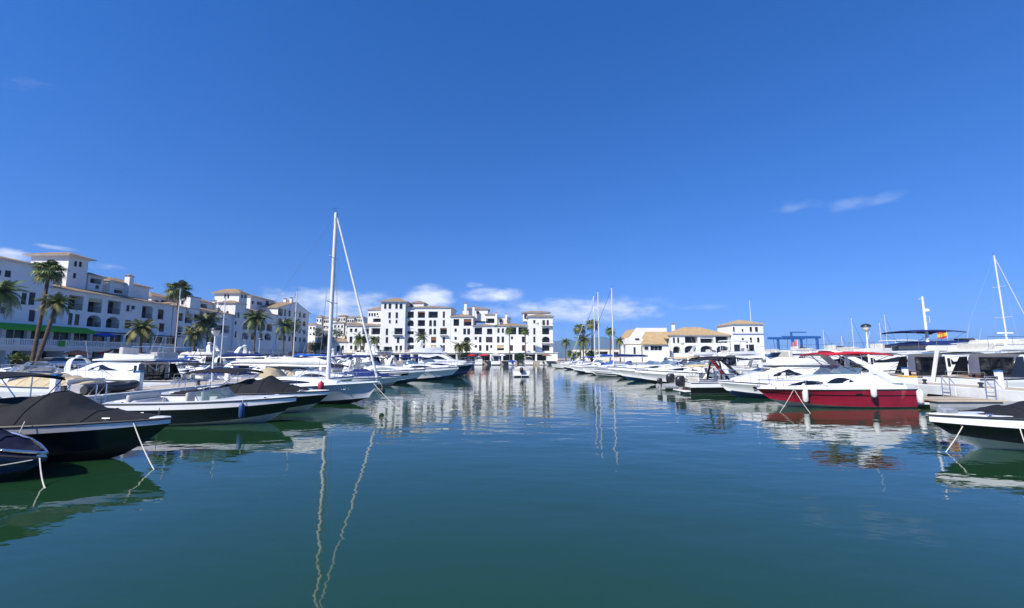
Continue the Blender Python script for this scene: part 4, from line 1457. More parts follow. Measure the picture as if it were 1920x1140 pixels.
def flybridge(label, bow, hd, L=13., B=4.1, fs=1.3, fb=2.0, top='gelcoat', bottom='bottom_blue', group=None, bim=None, mast=True, stripe=None, sup='gelcoat', win='glass_dark', k=1., fly_cover=None, hardtop=False, name='motor_yacht', coam=None):
    x, y = bow_at(*bow, hd, L)
    r = boat_root(name, label, 'yacht', x, y, hd, group)
    H = Hull(r, L, B, fs, fb, top, top, bottom, cockpit=(.05, .24), floor=.95, bandw=.2, stripe=stripe, teak=True)
    swim_platform(r, H, 1.0, .38)
    z = H.zs
    secs = [(H.x(.24), B * .42, B * .40, z(.24), z(.24) + 1.75 * k), (H.x(.5), B * .42, B * .38, z(.5), z(.5) + 1.7 * k), (H.x(.6), B * .39, B * .33, z(.6), z(.6) + 1.35 * k), (H.x(.7), B * .34, B * .26, z(.7), z(.7) + .6), (H.x(.88), B * .16, B * .1, z(.88), z(.88) + .18)]
    c = cabin(r, secs, sup, 'saloon')
    side_window(c, secs, H.x(.28), H.x(.62), (.5, .48, .5), (.84, .86, .6), win)
    side_window(c, secs, H.x(.255), H.x(.275), (.4, .4, .4), (.8, .8, .8), win)
    # windscreen on the sloping front
    a, b = sec_at(secs, H.x(.61)), sec_at(secs, H.x(.675))
    for y0, y1 in ((-.82, -.3), (-.27, .27), (.3, .82)):
        MB().quad((a[0], a[2] * y0, a[4] + .05), (a[0], a[2] * y1, a[4] + .05), (b[0], b[2] * y1, b[4] + .1), (b[0], b[2] * y0, b[4] + .1)).build('windscreen', win, c)
    # stern rail, cockpit table and dark wing glass beside the cockpit
    sr = MB()
    for yy in (-.9, -.45, 0, .45):
        sr.tube([(H.x(.045), yy * B * .45, z(0)), (H.x(.045), yy * B * .45, z(0) + .45)], .014, 5)
    sr.tube([(H.x(.045), -.9 * B * .45, z(0) + .45), (H.x(.045), .45 * B * .45, z(0) + .45)], .018, 5)
    sr.build('stern_rail', 'steel', r, True)
    MB().bbox(H.x(.1), H.x(.15), -.6, .5, 1.5, 1.56, .02).box(H.x(.12), H.x(.13), -.06, .04, .96, 1.5).build('cockpit_table', 'wood_dark', r)
    for sg in (1, -1):
        MB().quad((H.x(.24), sg * B * .43, z(.2) + .05), (H.x(.15), sg * B * .45, z(.2) + .05), (H.x(.2), sg * B * .43, z(.2) + 1.55 * k), (H.x(.24), sg * B * .415, z(.2) + 1.6 * k)).build('wing_glass', win, r)
    # saloon doors at the aft end
    xd = H.x(.24) - .012
    d = MB().box(xd - .05, xd, -B * .28, B * .22, .97, z(.24) + 1.5 * k).build('saloon_door', 'frame_dark', c)
    for i in range(3):
        MB().box(xd - .065, xd - .053, lerp(-B * .27, B * .21, i / 3) + .04, lerp(-B * .27, B * .21, (i + 1) / 3) - .04, 1.05, z(.24) + 1.42 * k).build('pane', 'glass_dark', d)
    # flybridge deck overhanging the cockpit, with coamings
    zf = z(.5) + 1.74 * k
    fs_ = [(H.x(.13), B * .40, B * .42, zf, zf + .12), (H.x(.3), B * .43, B * .44, zf, zf + .16), (H.x(.52), B * .40, B * .40, zf, zf + .16), (H.x(.6), B * .3, B * .3, zf - .02, zf + .1)]
    f = cabin(r, fs_, sup, 'flybridge_deck')
    coam = coam or (1. if k > .95 else .55)
    co = MB()
    pl = [(H.x(.14), B * .42, .45), (H.x(.3), B * .44, .6), (H.x(.46), B * .40, .72), (H.x(.55), B * .22, .78)]
    pl = [(p[0], p[1], p[2] * coam) for p in pl]
    outer = [(p[0], p[1], p[2]) for p in pl] + [(p[0], -p[1], p[2]) for p in pl[::-1]]
    co.loft([[(px, py, zf + .1), (px - .12 * h_, py * 1.0, zf + .1 + h_), (px - .12 * h_ - .1, py * .92, zf + .1 + h_), (px - .1, py * .92, zf + .1)] for px, py, h_ in outer])
    co.build('flybridge_coaming', sup, f, True)
    wsb = [(H.x(.54), -B * .22), (H.x(.56), 0), (H.x(.54), B * .22)]
    MB().loft([[(px, py, zf + .1 + .76 * coam) for px, py in wsb], [(px - .3, py * .94, zf + .44 + .76 * coam) for px, py in wsb]], cap=False, closed=False).build('flybridge_screen', 'glass_dark', f)
    MB().bbox(H.x(.42), H.x(.45), -.7, .7, zf + .13, zf + .95, .04).build('helm_seat', 'vinyl', f, True)
    MB().bbox(H.x(.15), H.x(.2), -B * .3, B * .3, zf + .13, zf + .6, .04).build('sun_lounge', 'vinyl', f, True)
    rl = MB()
    for sg in (1, -1):
        pts = [(H.x(t_), sg * B * .41, zf + 1.0) for t_ in (.08, .2, .3)]
        rl.tube(pts, .016, 5)
        for p in pts:
            rl.tube([(p[0], p[1], zf + .12), p], .012, 5)
    rl.build('flybridge_rail', 'steel', f, True)
    if mast:
        arch(r, H.x(.2), B * .38, zf + .1, zf + 1.7, rake=.5, m=sup, wid=.55, name='radar_arch')
        MB().lathe([(.05, 0), (.3, .02), (.31, .14), (.2, .24), (.05, .27)], 14, (H.x(.2) + .5, .5, zf + 1.74)).build('radar_dome', 'gelcoat', r, True)
        antenna(r, (H.x(.2) + .4, -.7, zf + 1.7), 2.4, (-.3, 0))
        antenna(r, (H.x(.2) + .4, .9, zf + 1.7), 1.8, (-.3, 0))
    if bim:
        bimini(r, H.x(.14), H.x(.5), B * .38, zf + 2.05, zf + .5, bim, xp=H.x(.3))
    if hardtop:
        hs_ = [(H.x(.13), B * .36, B * .36, zf + 2.05, zf + 2.17), (H.x(.3), B * .38, B * .38, zf + 2.1, zf + 2.25), (H.x(.48), B * .33, B * .32, zf + 2.05, zf + 2.15)]
        h = cabin(r, hs_, sup, 'hardtop')
        pp = MB()
        for t_ in (.17, .44):
            for sg in (1, -1):
                pp.tube([(H.x(t_) - .15, sg * B * .37, zf + .6), (H.x(t_), sg * B * .33, zf + 2.1)], .04, 6)
        pp.build('hardtop_post', sup, h, True)
    if fly_cover:
        MB().loft([[(px, -w_, zf + .6), (px, -w_ * .9, zf + .6 + h_), (px, w_ * .9, zf + .6 + h_), (px, w_, zf + .6)] for px, w_, h_ in ((H.x(.1), B * .43, .1), (H.x(.25), B * .45, .34), (H.x(.4), B * .43, .36), (H.x(.52), B * .3, .3))]).build('flybridge_cover', fly_cover, f, True)
    for t in (.52, .6, .68, .76):
        for sg in (1, -1):
            p = H.pt(t, .6)
            MB().add([(p.x + .26 * math.cos(a), (p.y + .015) * sg, p.z + .09 * math.sin(a)) for a in [2 * math.pi * q / 10 for q in range(10)]], [tuple(range(10))]).build('porthole', 'glass_dark', r)
    bow_rail(r, H, .4, .985, .75, 9, mid=True)
    cleats(r, H, (.06, .5, .9))
    return r, H, zf


def sailboat(label, bow, hd, L=10., B=3.2, mast_h=13., top='gelcoat', bottom='bottom_black', sailc='white_canvas', group=None, r_mast=.085, boom=True, cabin_on=True, stay=True, mast_t=.60, rake=.0, detail=True, furl_r=.05, boomz=1.25, lines=.006):
    x, y = bow_at(*bow, hd, L)
    r = boat_root('sailboat', label, 'sailboat', x, y, hd, group)
    H = Hull(r, L, B, .95, 1.3, top, 'gelcoat', bottom, rake=L * .12, bandw=.06, cockpit=(.06, .3), floor=.5, stern_w=.78, full=1.9, sail=True, rail='gelcoat', teak=True)
    z = H.zs
    secs = [(H.x(.3), B * .32, B * .26, z(.3), z(.3) + .5), (H.x(.45), B * .33, B * .27, z(.45), z(.45) + .5), (H.x(.62), B * .28, B * .2, z(.62), z(.62) + .38), (H.x(.76), B * .16, B * .1, z(.76), z(.76) + .14)]
    c = cabin(r, secs)
    side_window(c, secs, H.x(.36), H.x(.62), (.35, .3, .35), (.7, .75, .5), 'glass_dark')
    xm = H.x(mast_t)
    zb = z(mast_t) + .3
    xt = xm - rake * mast_h
    m = MB().tube([(xm, 0, zb - .3), (lerp(xm, xt, .5), 0, lerp(zb, mast_h, .5)), (xt, 0, mast_h)], r_mast, 10, r_mast * .8).build('mast', 'alloy', r, True)
    sp = MB()
    rig = MB()
    for f, wd in ((.45, .8), (.72, .6)) if mast_h > 9 else ((.55, .7),):
        xs, zs_ = lerp(xm, xt, f), lerp(zb, mast_h, f)
        sp.tube([(xs, -wd, zs_ + .02), (xs, 0, zs_ - .03), (xs, wd, zs_ + .02)], .028, 5)
        for sg in (1, -1):
            rig.tube([(xm - .1, sg * H.hw(mast_t) * .95, z(mast_t)), (xs, sg * wd, zs_), (lerp(xm, xt, min(1, f + .27)), sg * .05, lerp(zb, mast_h, min(1, f + .27)))], lines, 4)
    sp.build('spreader', 'alloy', m, True)
    rig.tube([(H.x(0.01), 0, z(0)), (xt, 0, mast_h - .05)], lines, 4)
    rig.build('rigging', 'wire', m, True)
    if detail:
        MB().tube([(xt - .1, 0, mast_h), (xt - .1, 0, mast_h + .3)], .012, 4).tube([(xt - .22, 0, mast_h + .3), (xt + .1, 0, mast_h + .3)], .01, 4).build('wind_vane', 'plastic_black', m)
    if stay:
        a, b = Vector((H.x(.985), 0, z(1) + .25)), Vector((xt + .1, 0, mast_h - .35))
        MB().tube([lerp(a, b, f) for f in (0, .03, .3, .7, .97, 1)], furl_r, 7, furl_r * .55).build('furled_jib', sailc, r, True)
        MB().lathe([(.03, 0), (.11, .02), (.11, .04), (.05, .06), (.05, .12), (.11, .14), (.11, .16), (.03, .18)], 12, (a.x, 0, a.z - .2)).build('furler_drum', 'steel', r, True)
    if boom:
        zz = zb + boomz
        MB().tube([(xm - .1, 0, zz), (H.x(.08), 0, zz + .1)], .06, 8).build('boom', 'alloy', r, True)
        rings = []
        for i in range(9):
            f = i / 8
            px = lerp(xm - .1, H.x(.1), f)
            hh = lerp(.55, .24, f ** .7) * (1 if 0 < i < 8 else .5)
            wv = .03 * math.sin(i * 2.1)
            rings.append([(px, .17 * math.cos(a) * (.7 + .3 * hh) + wv, zz + .1 * f + .05 + hh * .5 + hh * .5 * math.sin(a)) for a in [2 * math.pi * q / 10 for q in range(10)]])
        MB().loft(rings).build('sail_cover', sailc, r, True)
    rings = []
    pts = []
    mb = MB()
    for sg in (1, -1):
        pts = []
        for i in range(8):
            t = lerp(.04, .97, i / 7)
            p = (H.x(t), sg * H.hw(t) * .93, z(t))
            mb.tube([p, (p[0], p[1], p[2] + .6)], .012, 4)
            pts.append((p[0], p[1], p[2] + .6))
        mb.tube(pts, .007, 4)
        mb.tube([(p[0], p[1], p[2] - .3) for p in pts], .006, 4)
    e = H.x(.97)
    mb.tube([(e, H.hw(.97) * .93, z(1) + .6), (H.x(1) + .05, 0, z(1) + .62), (e, -H.hw(.97) * .93, z(1) + .6)], .016, 5)
    mb.build('lifeline', 'steel', r, True)
    # spray hood
    sh = MB()
    xh = H.x(.34)
    sh.loft([[(xh + q, .95 * w_ * math.cos(a), z(.34) + .5 + h_ * math.sin(a) ** .7) for a in [math.pi * k / 8 for k in range(9)]] for q, w_, h_ in ((.75, .8, .05), (.4, .95, .5), (-.1, 1, .62))], cap=False, closed=False)
    sh.build('spray_hood', sailc if sailc != 'white_canvas' else 'beige_canvas', r, True)
    return r, H


def tender(label, pos, hd, L=3.2, col_='plastic_grey', z=0., motor=True, group=None):
    r = thing('inflatable_dinghy', label, 'dinghy', (pos[0], pos[1], z), R(hd), group)
    pts = []
    for i in range(15):
        f = i / 14
        a = math.pi * f - math.pi / 2
        if f < .3:
            pts.append((lerp(-L / 2, L * .2, f / .3), -.62, .25))
        elif f > .7:
            pts.append((lerp(L * .2, -L / 2, (f - .7) / .3), .62, .25))
        else:
            q = (f - .3) / .4 * math.pi - math.pi / 2
            pts.append((L * .2 + L * .3 * math.cos(q), .62 * math.sin(q), .25 + .14 * math.cos(q)))
    MB().tube(pts, .21, 10).build('tube', col_, r, True)
    MB().bbox(-L / 2 + .1, L * .36, -.5, .5, .08, .16, .02).build('floor', 'plastic_grey', r)
    MB().bbox(-L / 2 + .12, -L / 2 + .18, -.45, .45, .1, .5, .02).build('transom', 'plastic_grey', r)
    MB().bbox(-.1, .12, -.55, .55, .33, .38, .01).build('thwart', 'painted_white', r)
    if motor:
        outboard(r, -L / 2 + .1, 0, .5, .7)
    return r


def fender(label, p, ln=.7, r=.13, m='fender_white', up=.5, group='fenders hung over boat sides', off=(0, 0)):
    """hangs by a line from the rail above it; p is its lower end"""
    o = thing('fender', label, 'fender', p, 0, group)
    MB().lathe([(.02, 0), (r * .6, .02), (r, .1), (r, ln - .1), (r * .6, ln - .02), (.03, ln + .03)], 12).build('body', m, o, True)
    MB().tube([(0, 0, ln), (off[0], off[1], ln + up)], .012, 5).build('lanyard', 'rope', o)


def line(label, a, b, sag=.15, r=.013, m='rope', group='mooring lines'):
    a, b = Vector(a), Vector(b)
    pts = [lerp(a, b, i / 10) - Vector((0, 0, sag * 4 * (i / 10) * (1 - i / 10))) for i in range(11)]
    o = MB().tube([p - a for p in pts], r, 6).build('mooring_line', m, None, True, loc=a)
    tag(o, label, 'rope', group)


# ------------------------------------------------------------------ the boats on the west side of the channel
def near_west():
    # small navy boat cut by the left edge
    r, H = bowrider('small dark navy covered boat with steel-edged bow, cut by the left edge', (-10.7, 10.4), 4, L=4.4, B=1.9, fs=1.0, fb=.5, top='navy_hull', band='navy_hull', bottom='bottom_black', cov='dark_navy_canvas', covh=(.15, .3, .34, .3, .25, .12), covx=(.02, .97), sheer=2.6)
    for sg in (1, -1):
        MB().tube([(H.x(q), sg * H.hw(q) * .95, H.zs(q) + .09) for q in (.55, .68, .8, .9, .97, 1.0)], .035, 6).build('bow_guard', 'steel', r, True)
    # long black boat under a black cover
    r, H = bowrider('long black motor boat under black canvas with a bimini frame, nearest on the left', (-9.6, 12.6), 2, L=8.6, B=2.6, fs=1.02, fb=1.1, band='silver_band', bandw=.26, bottom='bottom_black', cov='black_canvas', covh=(.08, .1, .1, .1, .12, .15, .3, .6, .72, .74, .72, .3, .2, .14, .05), covx=(.03, .95), sheer=2.)
    bimini(r, H.x(.2), H.x(.535), 1.08, 2.22, H.zs(.3), 'black_canvas', xp=H.x(.42), hoops=4)
    line('white mooring line from the bow of the long black covered boat', (-10.3, 12.2, 1.0), (-8.9, 11.3, -.02), .06)
    fender('black fender hanging on the side of the long black covered boat', (-12.3, 11.22, .25), .62, .12, 'rubber', .3, off=(0, .1))
    line('loose white rope hanging off the bow of the small navy boat', (-10.75, 10.3, .5), (-9.9, 9.7, -.02), .12)
    line('white line running left from the bow of the small navy boat', (-10.8, 10.2, .48), (-12.4, 8.9, .42), .05)
    # black and white bowrider
    r, H = bowrider('black and white open motor boat with green tinted windscreen, second from the left', (-9.35, 19.3), 3, L=7.1, B=2.4, fs=.92, fb=1.08, bandw=.33, bottom='bottom_white', sheer=1.8)
    MB().bbox(H.x(.02), H.x(.16), -.85, .85, .55, 1.0, .08).build('sun_pad', 'vinyl', r, True)
    fender('navy blue fender on the black and white open boat', (-11.05, 18.27, .28), .6, .11, 'fender_blue', .25, off=(0, .08))
    fender('black fender near the stern of the black and white open boat', (-14.1, 17.95, .3), .55, .1, 'rubber', .3, off=(0, .08))
    line('mooring line from the stern of the black and white open boat', (-16.2, 18.4, .4), (-14.2, 15.6, -.02), .04)
    # black covered boat
    r, H = bowrider('black motor boat with humped black cover and white sheer band, beside the tall-masted sailboat', (-9.3, 22.6), 2, L=7.8, B=2.5, fs=1.0, fb=1.08, bandw=.3, bottom='bottom_white', cov='black_canvas', covh=(.1, .2, .35, .62, .75, .3, .06), covx=(.1, .88), bim='black_canvas', bimz=2.05, sheer=1.8)
    # the tall-masted sailboat; shade on its white hull is painted in as grey
    Y = 26.6
    r, H = sailboat('white sailboat, its hull shade painted in as grey, with the tallest mast and a white sail cover on its boom', (-7.95, Y), -2, L=10.2, B=3.1, mast_h=onY(618, 398, Y).z, top='gelcoat_grey', mast_t=.692, r_mast=.13, furl_r=.085, boomz=.75, lines=.008)
    for i, (dx, w, h) in enumerate(((0, .03, .16), (.09, .12, .03), (.2, .03, .13), (.34, .04, .18))):
        p = H.pt(.83 + (dx - .1) / 10, .66)
        MB().box(p.x, p.x + w, -p.y - .03, -p.y - .012, p.z - .02, p.z - .02 + h).build('hull_mark', 'mark_white', r)
    fender('pinkish red fender on the bow of the tall-masted sailboat', (-10.85, 25.22, .82), .55, .16, 'fender_red', .2, off=(0, .1))
    fender('black round fender hanging on the stem of the tall-masted sailboat', (-7.72, 26.5, .55), .4, .15, 'rubber', .35, off=(-.2, 0))
    line('thin mooring line from the bow of the tall-masted sailboat down to the water', (-8.2, 26.3, 1.2), (-6.0, 23.8, -.02), .05, .012)
    # boats hidden in part behind the sailboat
    bowrider('small white boat with black bimini just behind the tall-masted sailboat', (-11.8, 31.0), 0, L=6.2, top='gelcoat', bottom='bottom_blue', bim='black_canvas')
    cruiser('cream cabin boat with beige cover behind the sailboat boom', (-12.6, 35.2), 0, L=7.2, B=2.6, top='gelcoat_cream', cov='beige_canvas', arch_m=None, fs=.95, fb=1.25)
    bowrider('white open boat with brown seats and dark bimini beyond the cream cabin boat', (-11.5, 39.0), 2, L=6.4, top='gelcoat', bim='black_canvas', seatm='vinyl_red', bottom='bottom_black', motor='plastic_black')
    bowrider('white boat with navy cover between the sailboat and the striped cruisers', (-10.6, 42.4), 0, L=6.5, top='gelcoat', cov='navy_canvas')
    cruiser('white cruiser with a black hull stripe, first beyond the tall-masted sailboat', (-9.1, 46.5), -3, L=10.5, B=3.2, fs=1.1, fb=1.5, stripe=(.45, .8, 'black_hull', .93), bottom='bottom_blue', shield='glass_blue', bim='navy_canvas', arch_z=2.8, win='glass_tint')
    cruiser('white cruiser with plain pale hull, second beyond the tall-masted sailboat', (-6.4, 53.0), -3, L=11, B=3.3, fs=1.1, fb=1.6, bottom='bottom_blue', cov='grey_canvas', arch_m='gelcoat')
    cruiser('navy-hulled cruiser with white deck, bow nearest the channel on the left', (-5.2, 59.5), -4, L=11.5, B=3.4, fs=1.2, fb=1.8, top='navy_hull', band='gelcoat', bandw=.12, bottom='bottom_blue', bim='navy_canvas')
    flybridge('white flybridge yacht beyond the navy-hulled cruiser on the left pier', (-5.6, 67), 0, L=11, B=3.6)
    cruiser('white cruiser with navy bimini, third from the end of the left pier', (-8.5, 74), 0, L=9, bim='navy_canvas')
    cruiser('white cruiser with beige cover, second from the end of the left pier', (-9, 81), 0, L=9, cov='beige_canvas')
    cruiser('white cruiser with grey cover, last on the left pier', (-9.5, 88), 0, L=8.5, cov='grey_canvas', arch_m=None)


near_west()


def outer_west():
    # berthed on the far side of the left pier, bows away
    cruiser('large white cruiser under a beige cockpit cover across the left pier', (-34.5, 26.5), 180, L=10, B=3.2, cov='beige_canvas', arch_m=None)
    r, H, zf = flybridge('white flybridge cruiser with navy canvas behind the left pier, above the black and white boat', (-34.6, 33), 180, L=10.4, B=3.4, fs=1.05, fb=1.5, k=.74, mast=False)
    antenna(r, (H.x(.25), .6, zf), 2.2, (-.3, 0))
    antenna(r, (H.x(.3), -.7, zf), 1.8, (-.3, 0))
    bimini(r, H.x(.02), H.x(.2), 1.5, zf - .02, zf - .7, 'navy_canvas', crown=.05)
    bowrider('small white boat with arched black bimini across the left pier', (-30.6, 37), 180, L=6, top='gelcoat', bim='black_canvas', bottom='bottom_blue', bimz=2.1)
    cruiser('white cruiser with orange lifebuoy colours behind the black bimini boat', (-33, 41.5), 180, L=8.5, cov='navy_canvas', arch_m=None)
    sailboat('small white sailboat with slim mast in front of the far palms on the left', (-34.2, 46.2), 180, L=9.2, B=2.9, mast_h=onY(508, 556, 46).z, sailc='navy_canvas', r_mast=.06, furl_r=.03)
    lab = ['white cruiser moored bow away across the left pier behind the sailboat boom', 'white cruiser with black bimini across the left pier', 'white cruiser with navy cover across the left pier', 'cream cruiser across the left pier near its middle',
           'white cruiser with grey cover across the left pier', 'white flybridge boat across the left pier toward its end', 'white cruiser with white arch across the left pier toward its end', 'last white cruiser across the left pier']
    for i, y in enumerate((51.5, 56.5, 66, 71.5, 77, 83, 89, 95)):
        if i == 5:
            flybridge(lab[i], (-34, y), 180, L=10.5, B=3.4, k=.85)
        else:
            cruiser(lab[i], (-33 - (i % 3) * .6, y), 180, L=8.4 + (i % 3) * .7, bim=('white_canvas', 'black_canvas', None)[i % 3] if i != 4 else None, cov={2: 'navy_canvas', 4: 'grey_canvas'}.get(i), top='gelcoat_cream' if i == 3 else 'gelcoat', arch_m=None if i in (0, 3) else 'gelcoat')
    sailboat('white sailboat with thin mast left of the tallest mast, across the left pier', (-34.4, 61.2), 180, L=10, B=3.1, mast_h=onY(577, 546, 61).z, sailc='blue_canvas', r_mast=.07, furl_r=.035)
    # inner pier, both sides
    g = 'boats on the inner left pier'
    kinds = 'bcsccfccbcfc'
    names = ['low white boat under a blue cover on the inner pier before the green awning', 'white cruiser on the inner pier left of the lamp', 'white sailboat on the inner pier with mast beside the leftmost tall palm trunk', 'white cruiser on the inner pier with blue bimini', 'cream cruiser on the inner pier',
             'white flybridge boat on the inner pier, middle', 'white cruiser with navy cover on the inner pier', 'white cruiser with white bimini on the inner pier', 'white open boat with blue cover on the inner pier', 'white cruiser on the inner pier before the gabled building', 'white flybridge boat far along the inner pier', 'last white cruiser on the inner pier']
    for i, k in enumerate(kinds):
        y = 36 + i * 6.4
        bx = -34.5 - (i % 2) * .8
        if k == 'f':
            flybridge(names[i], (bx, y), 0, L=8.6, B=3.1, fs=1.0, fb=1.4, k=.82, group=g)
        elif k == 's':
            sailboat(names[i], (-33.8, y), 0, L=9, B=2.9, mast_h=onY(322, 541, y).z, group=g, r_mast=.05, furl_r=.03, sailc='navy_canvas')
        elif k == 'b':
            bowrider(names[i], (bx, y), 0, L=6.5, top='gelcoat', cov='blue_canvas', group=g)
        else:
            cruiser(names[i], (bx, y), 0, L=8, B=2.8, bim={3: 'blue_canvas', 7: 'white_canvas'}.get(i), cov={6: 'navy_canvas'}.get(i), top='gelcoat_cream' if i == 4 else 'gelcoat', group=g)
    far = ['white boat by the promenade below the leaning palms', 'white cruiser by the promenade under the blue parasol', 'white flybridge boat by the promenade left of the tall lamp', 'white cruiser by the promenade in front of the tower', 'white boat by the promenade below the gabled building']
    for i, y in enumerate((46, 57, 70, 83, 97)):
        if i == 2:
            flybridge(far[i], (-54.6, y), 180, L=9, B=3.2, k=.85, group='boats beside the promenade')
        else:
            cruiser(far[i], (-54.4, y), 180, L=8.2, B=2.8, group='boats beside the promenade', cov={1: 'white_canvas', 3: 'grey_canvas', 0: 'white_canvas'}.get(i), arch_m=None if i < 2 else 'gelcoat')
    tender('black inflatable dinghy lying on the left pier behind the black covered boat', (-21.5, 23.4), 85, 3.1, 'rubber', z=.9, motor=False)


outer_west()


def channel_and_far():
    r, H = bowrider('white open motor boat motoring away in mid channel, dark outboard at its stern', (1.2, 66.5), 91, L=5.8, B=2.5, fs=.85, fb=.95, top='gelcoat', motor='plastic_black', bottom='bottom_blue', bandw=.3)
    MB().bbox(-1.2, -.6, -.5, .5, .3, 1.35, .1).build('console', 'gelcoat', r, True)
    spots = [(-28, 145, 'white cruiser at the far quay, leftmost in front of the central building'), (-22, 146, 'white cruiser at the far quay left of the palm clump'), (-16, 144, 'white open boat at the far quay below the palm clump'), (-11, 146, 'white cruiser at the far quay below the pink parasol'),
             (-5.5, 145, 'white flybridge boat at the far quay in line with the moving boat'), (0, 144, 'small white boat at the far quay just right of the moving boat'), (5, 146, 'white cruiser at the far quay under the east tower'), (10, 144, 'small boat with dark outboard at the far quay, rightmost')]
    for i, (x, y, lab) in enumerate(spots):
        g = 'small boats along the far quay'
        if i == 4:
            flybridge(lab, (x, y + 4), 92, L=9, B=3.2, group=g, k=.85)
        elif i in (2, 5, 7):
            bowrider(lab, (x, y + 3), 90, L=5.5, top='gelcoat', motor='plastic_black', bottom='bottom_blue', group=g, cov={5: 'blue_canvas'}.get(i))
        else:
            cruiser(lab, (x, y + 4), 88 + i, L=7.5, B=2.8, group=g, bim={1: 'navy_canvas', 6: 'beige_canvas'}.get(i))


channel_and_far()


# ------------------------------------------------------------------ the boats on the east side
def red_cruiser():
    L, B = 8.05, 2.9
    x, y = bow_at(13.95, 25.3, 181, L)
    r = boat_root('motor_cruiser', 'dark red and white sport cruiser with red bimini and swept white arch', 'boat', x, y, 181)
    H = Hull(r, L, B, 1.04, .98, 'red_hull', 'gelcoat', 'bottom_white', rake=1.35, cockpit=(.06, .42), floor=.6, bandw=.07, sheer=2., stripe=(.62, .66, 'black_hull', .97))
    swim_platform(r, H, .7, .3)
    z = H.zs
    secs = [(H.x(.07), H.hw(.07) * .97, H.hw(.07) * .88, z(.07), z(.07) + .35), (H.x(.2), H.hw(.2) * .97, H.hw(.2) * .86, z(.2), z(.2) + .62), (H.x(.3), H.hw(.3) * .97, H.hw(.3) * .84, z(.3), z(.3) + .78)]
    # cockpit coaming, two raised sides joined to the foredeck
    for sg in (1, -1):
        MB().loft([[(q[0], sg * q[1], q[3]), (q[0], sg * q[2], q[4]), (q[0], sg * (q[2] - .14), q[4]), (q[0], sg * (q[1] - .3), q[3])] for q in secs + [(H.x(.43), H.hw(.43) * .97, H.hw(.43) * .82, z(.43), z(.43) + .8)]]).build('coaming', 'gelcoat', r, True)
    fd = [(H.x(.42), H.hw(.42) * .97, H.hw(.42) * .82, z(.42), z(.42) + .8), (H.x(.55), H.hw(.55) * .96, H.hw(.55) * .76, z(.55), z(.55) + .74), (H.x(.68), H.hw(.68) * .94, H.hw(.68) * .7, z(.68), z(.68) + .6), (H.x(.8), H.hw(.8) * .92, H.hw(.8) * .64, z(.8), z(.8) + .4), (H.x(.92), H.hw(.92) * .86, H.hw(.92) * .5, z(.92), z(.92) + .17), (H.x(.985), H.hw(.985) * .8, H.hw(.985) * .4, z(1), z(1) + .06)]
    c = cabin(r, fd, 'gelcoat', 'foredeck')
    side_window(c, fd, H.x(.43), H.x(.6), (.5, .42, .45), (.55, .82, .5))
    side_window(c, fd, H.x(.61), H.x(.83), (.42, .4, .5), (.5, .82, .55))
    windshield(r, H.x(.58), H.hw(.46) * .82, z(.5) + .74, .52, .85, 1.5, 'glass_blue')
    seats(r, H, H.x(.1), H.x(.4), .6)
    # swept arch: foot well aft, top leaning forward over the cockpit
    a = arch(r, H.x(.13), H.hw(.13) * .93, z(.1) + .3, 3.12, rake=2.75, m='gelcoat', wid=.6, thick=.11, wtop=.86)
    b = bimini(r, H.x(.12), H.x(.58), 1.15, 2.96, 2.3, 'red_canvas', xp=H.x(.34), crown=.12)
    MB().tube([(H.x(.36), 1.05, z(.4) + .75), (H.x(.5), 1.12, 2.86)], .03, 6).tube([(H.x(.36), -1.05, z(.4) + .75), (H.x(.5), -1.12, 2.86)], .03, 6).build('canopy_strut', 'steel', r)
    bow_rail(r, H, .6, .985, .45, 6)
    antenna(r, (H.x(.3), .9, 2.9), 1.3, (-.35, 0))
    cleats(r, H, (.1, .5, .9))
    for t, w in ((.72, .5), (.42, .5)):
        p = H.pt(t, .7)
        for sg in (1, -1):
            MB().add([(p.x + .2 * math.cos(q), (p.y + .014) * sg, p.z + .055 * math.sin(q)) for q in [2 * math.pi * k / 12 for k in range(12)]], [tuple(range(12))]).build('porthole', 'glass_dark', r)
    fender('white fender near the bow of the red cruiser', (16.05, 24.35, .3), .8, .14, 'fender_white', .25, off=(0, .12))
    fender('tilted white fender amidships on the red cruiser', (19.3, 23.72, .62), .62, .14, 'fender_white', .3, off=(-.1, .1))
    fender('cream fender at the stern corner of the red cruiser', (21.75, 23.72, .28), .75, .15, 'fender_white', .3, off=(0, .1))
    line('white mooring line from the bow of the red cruiser into the water', (15.5, 24.45, 1.0), (13.4, 22.4, -.02), .05)
    line('second white mooring line crossing from the red cruiser bow', (15.55, 24.45, .95), (14.7, 22.0, -.02), .05)


red_cruiser()


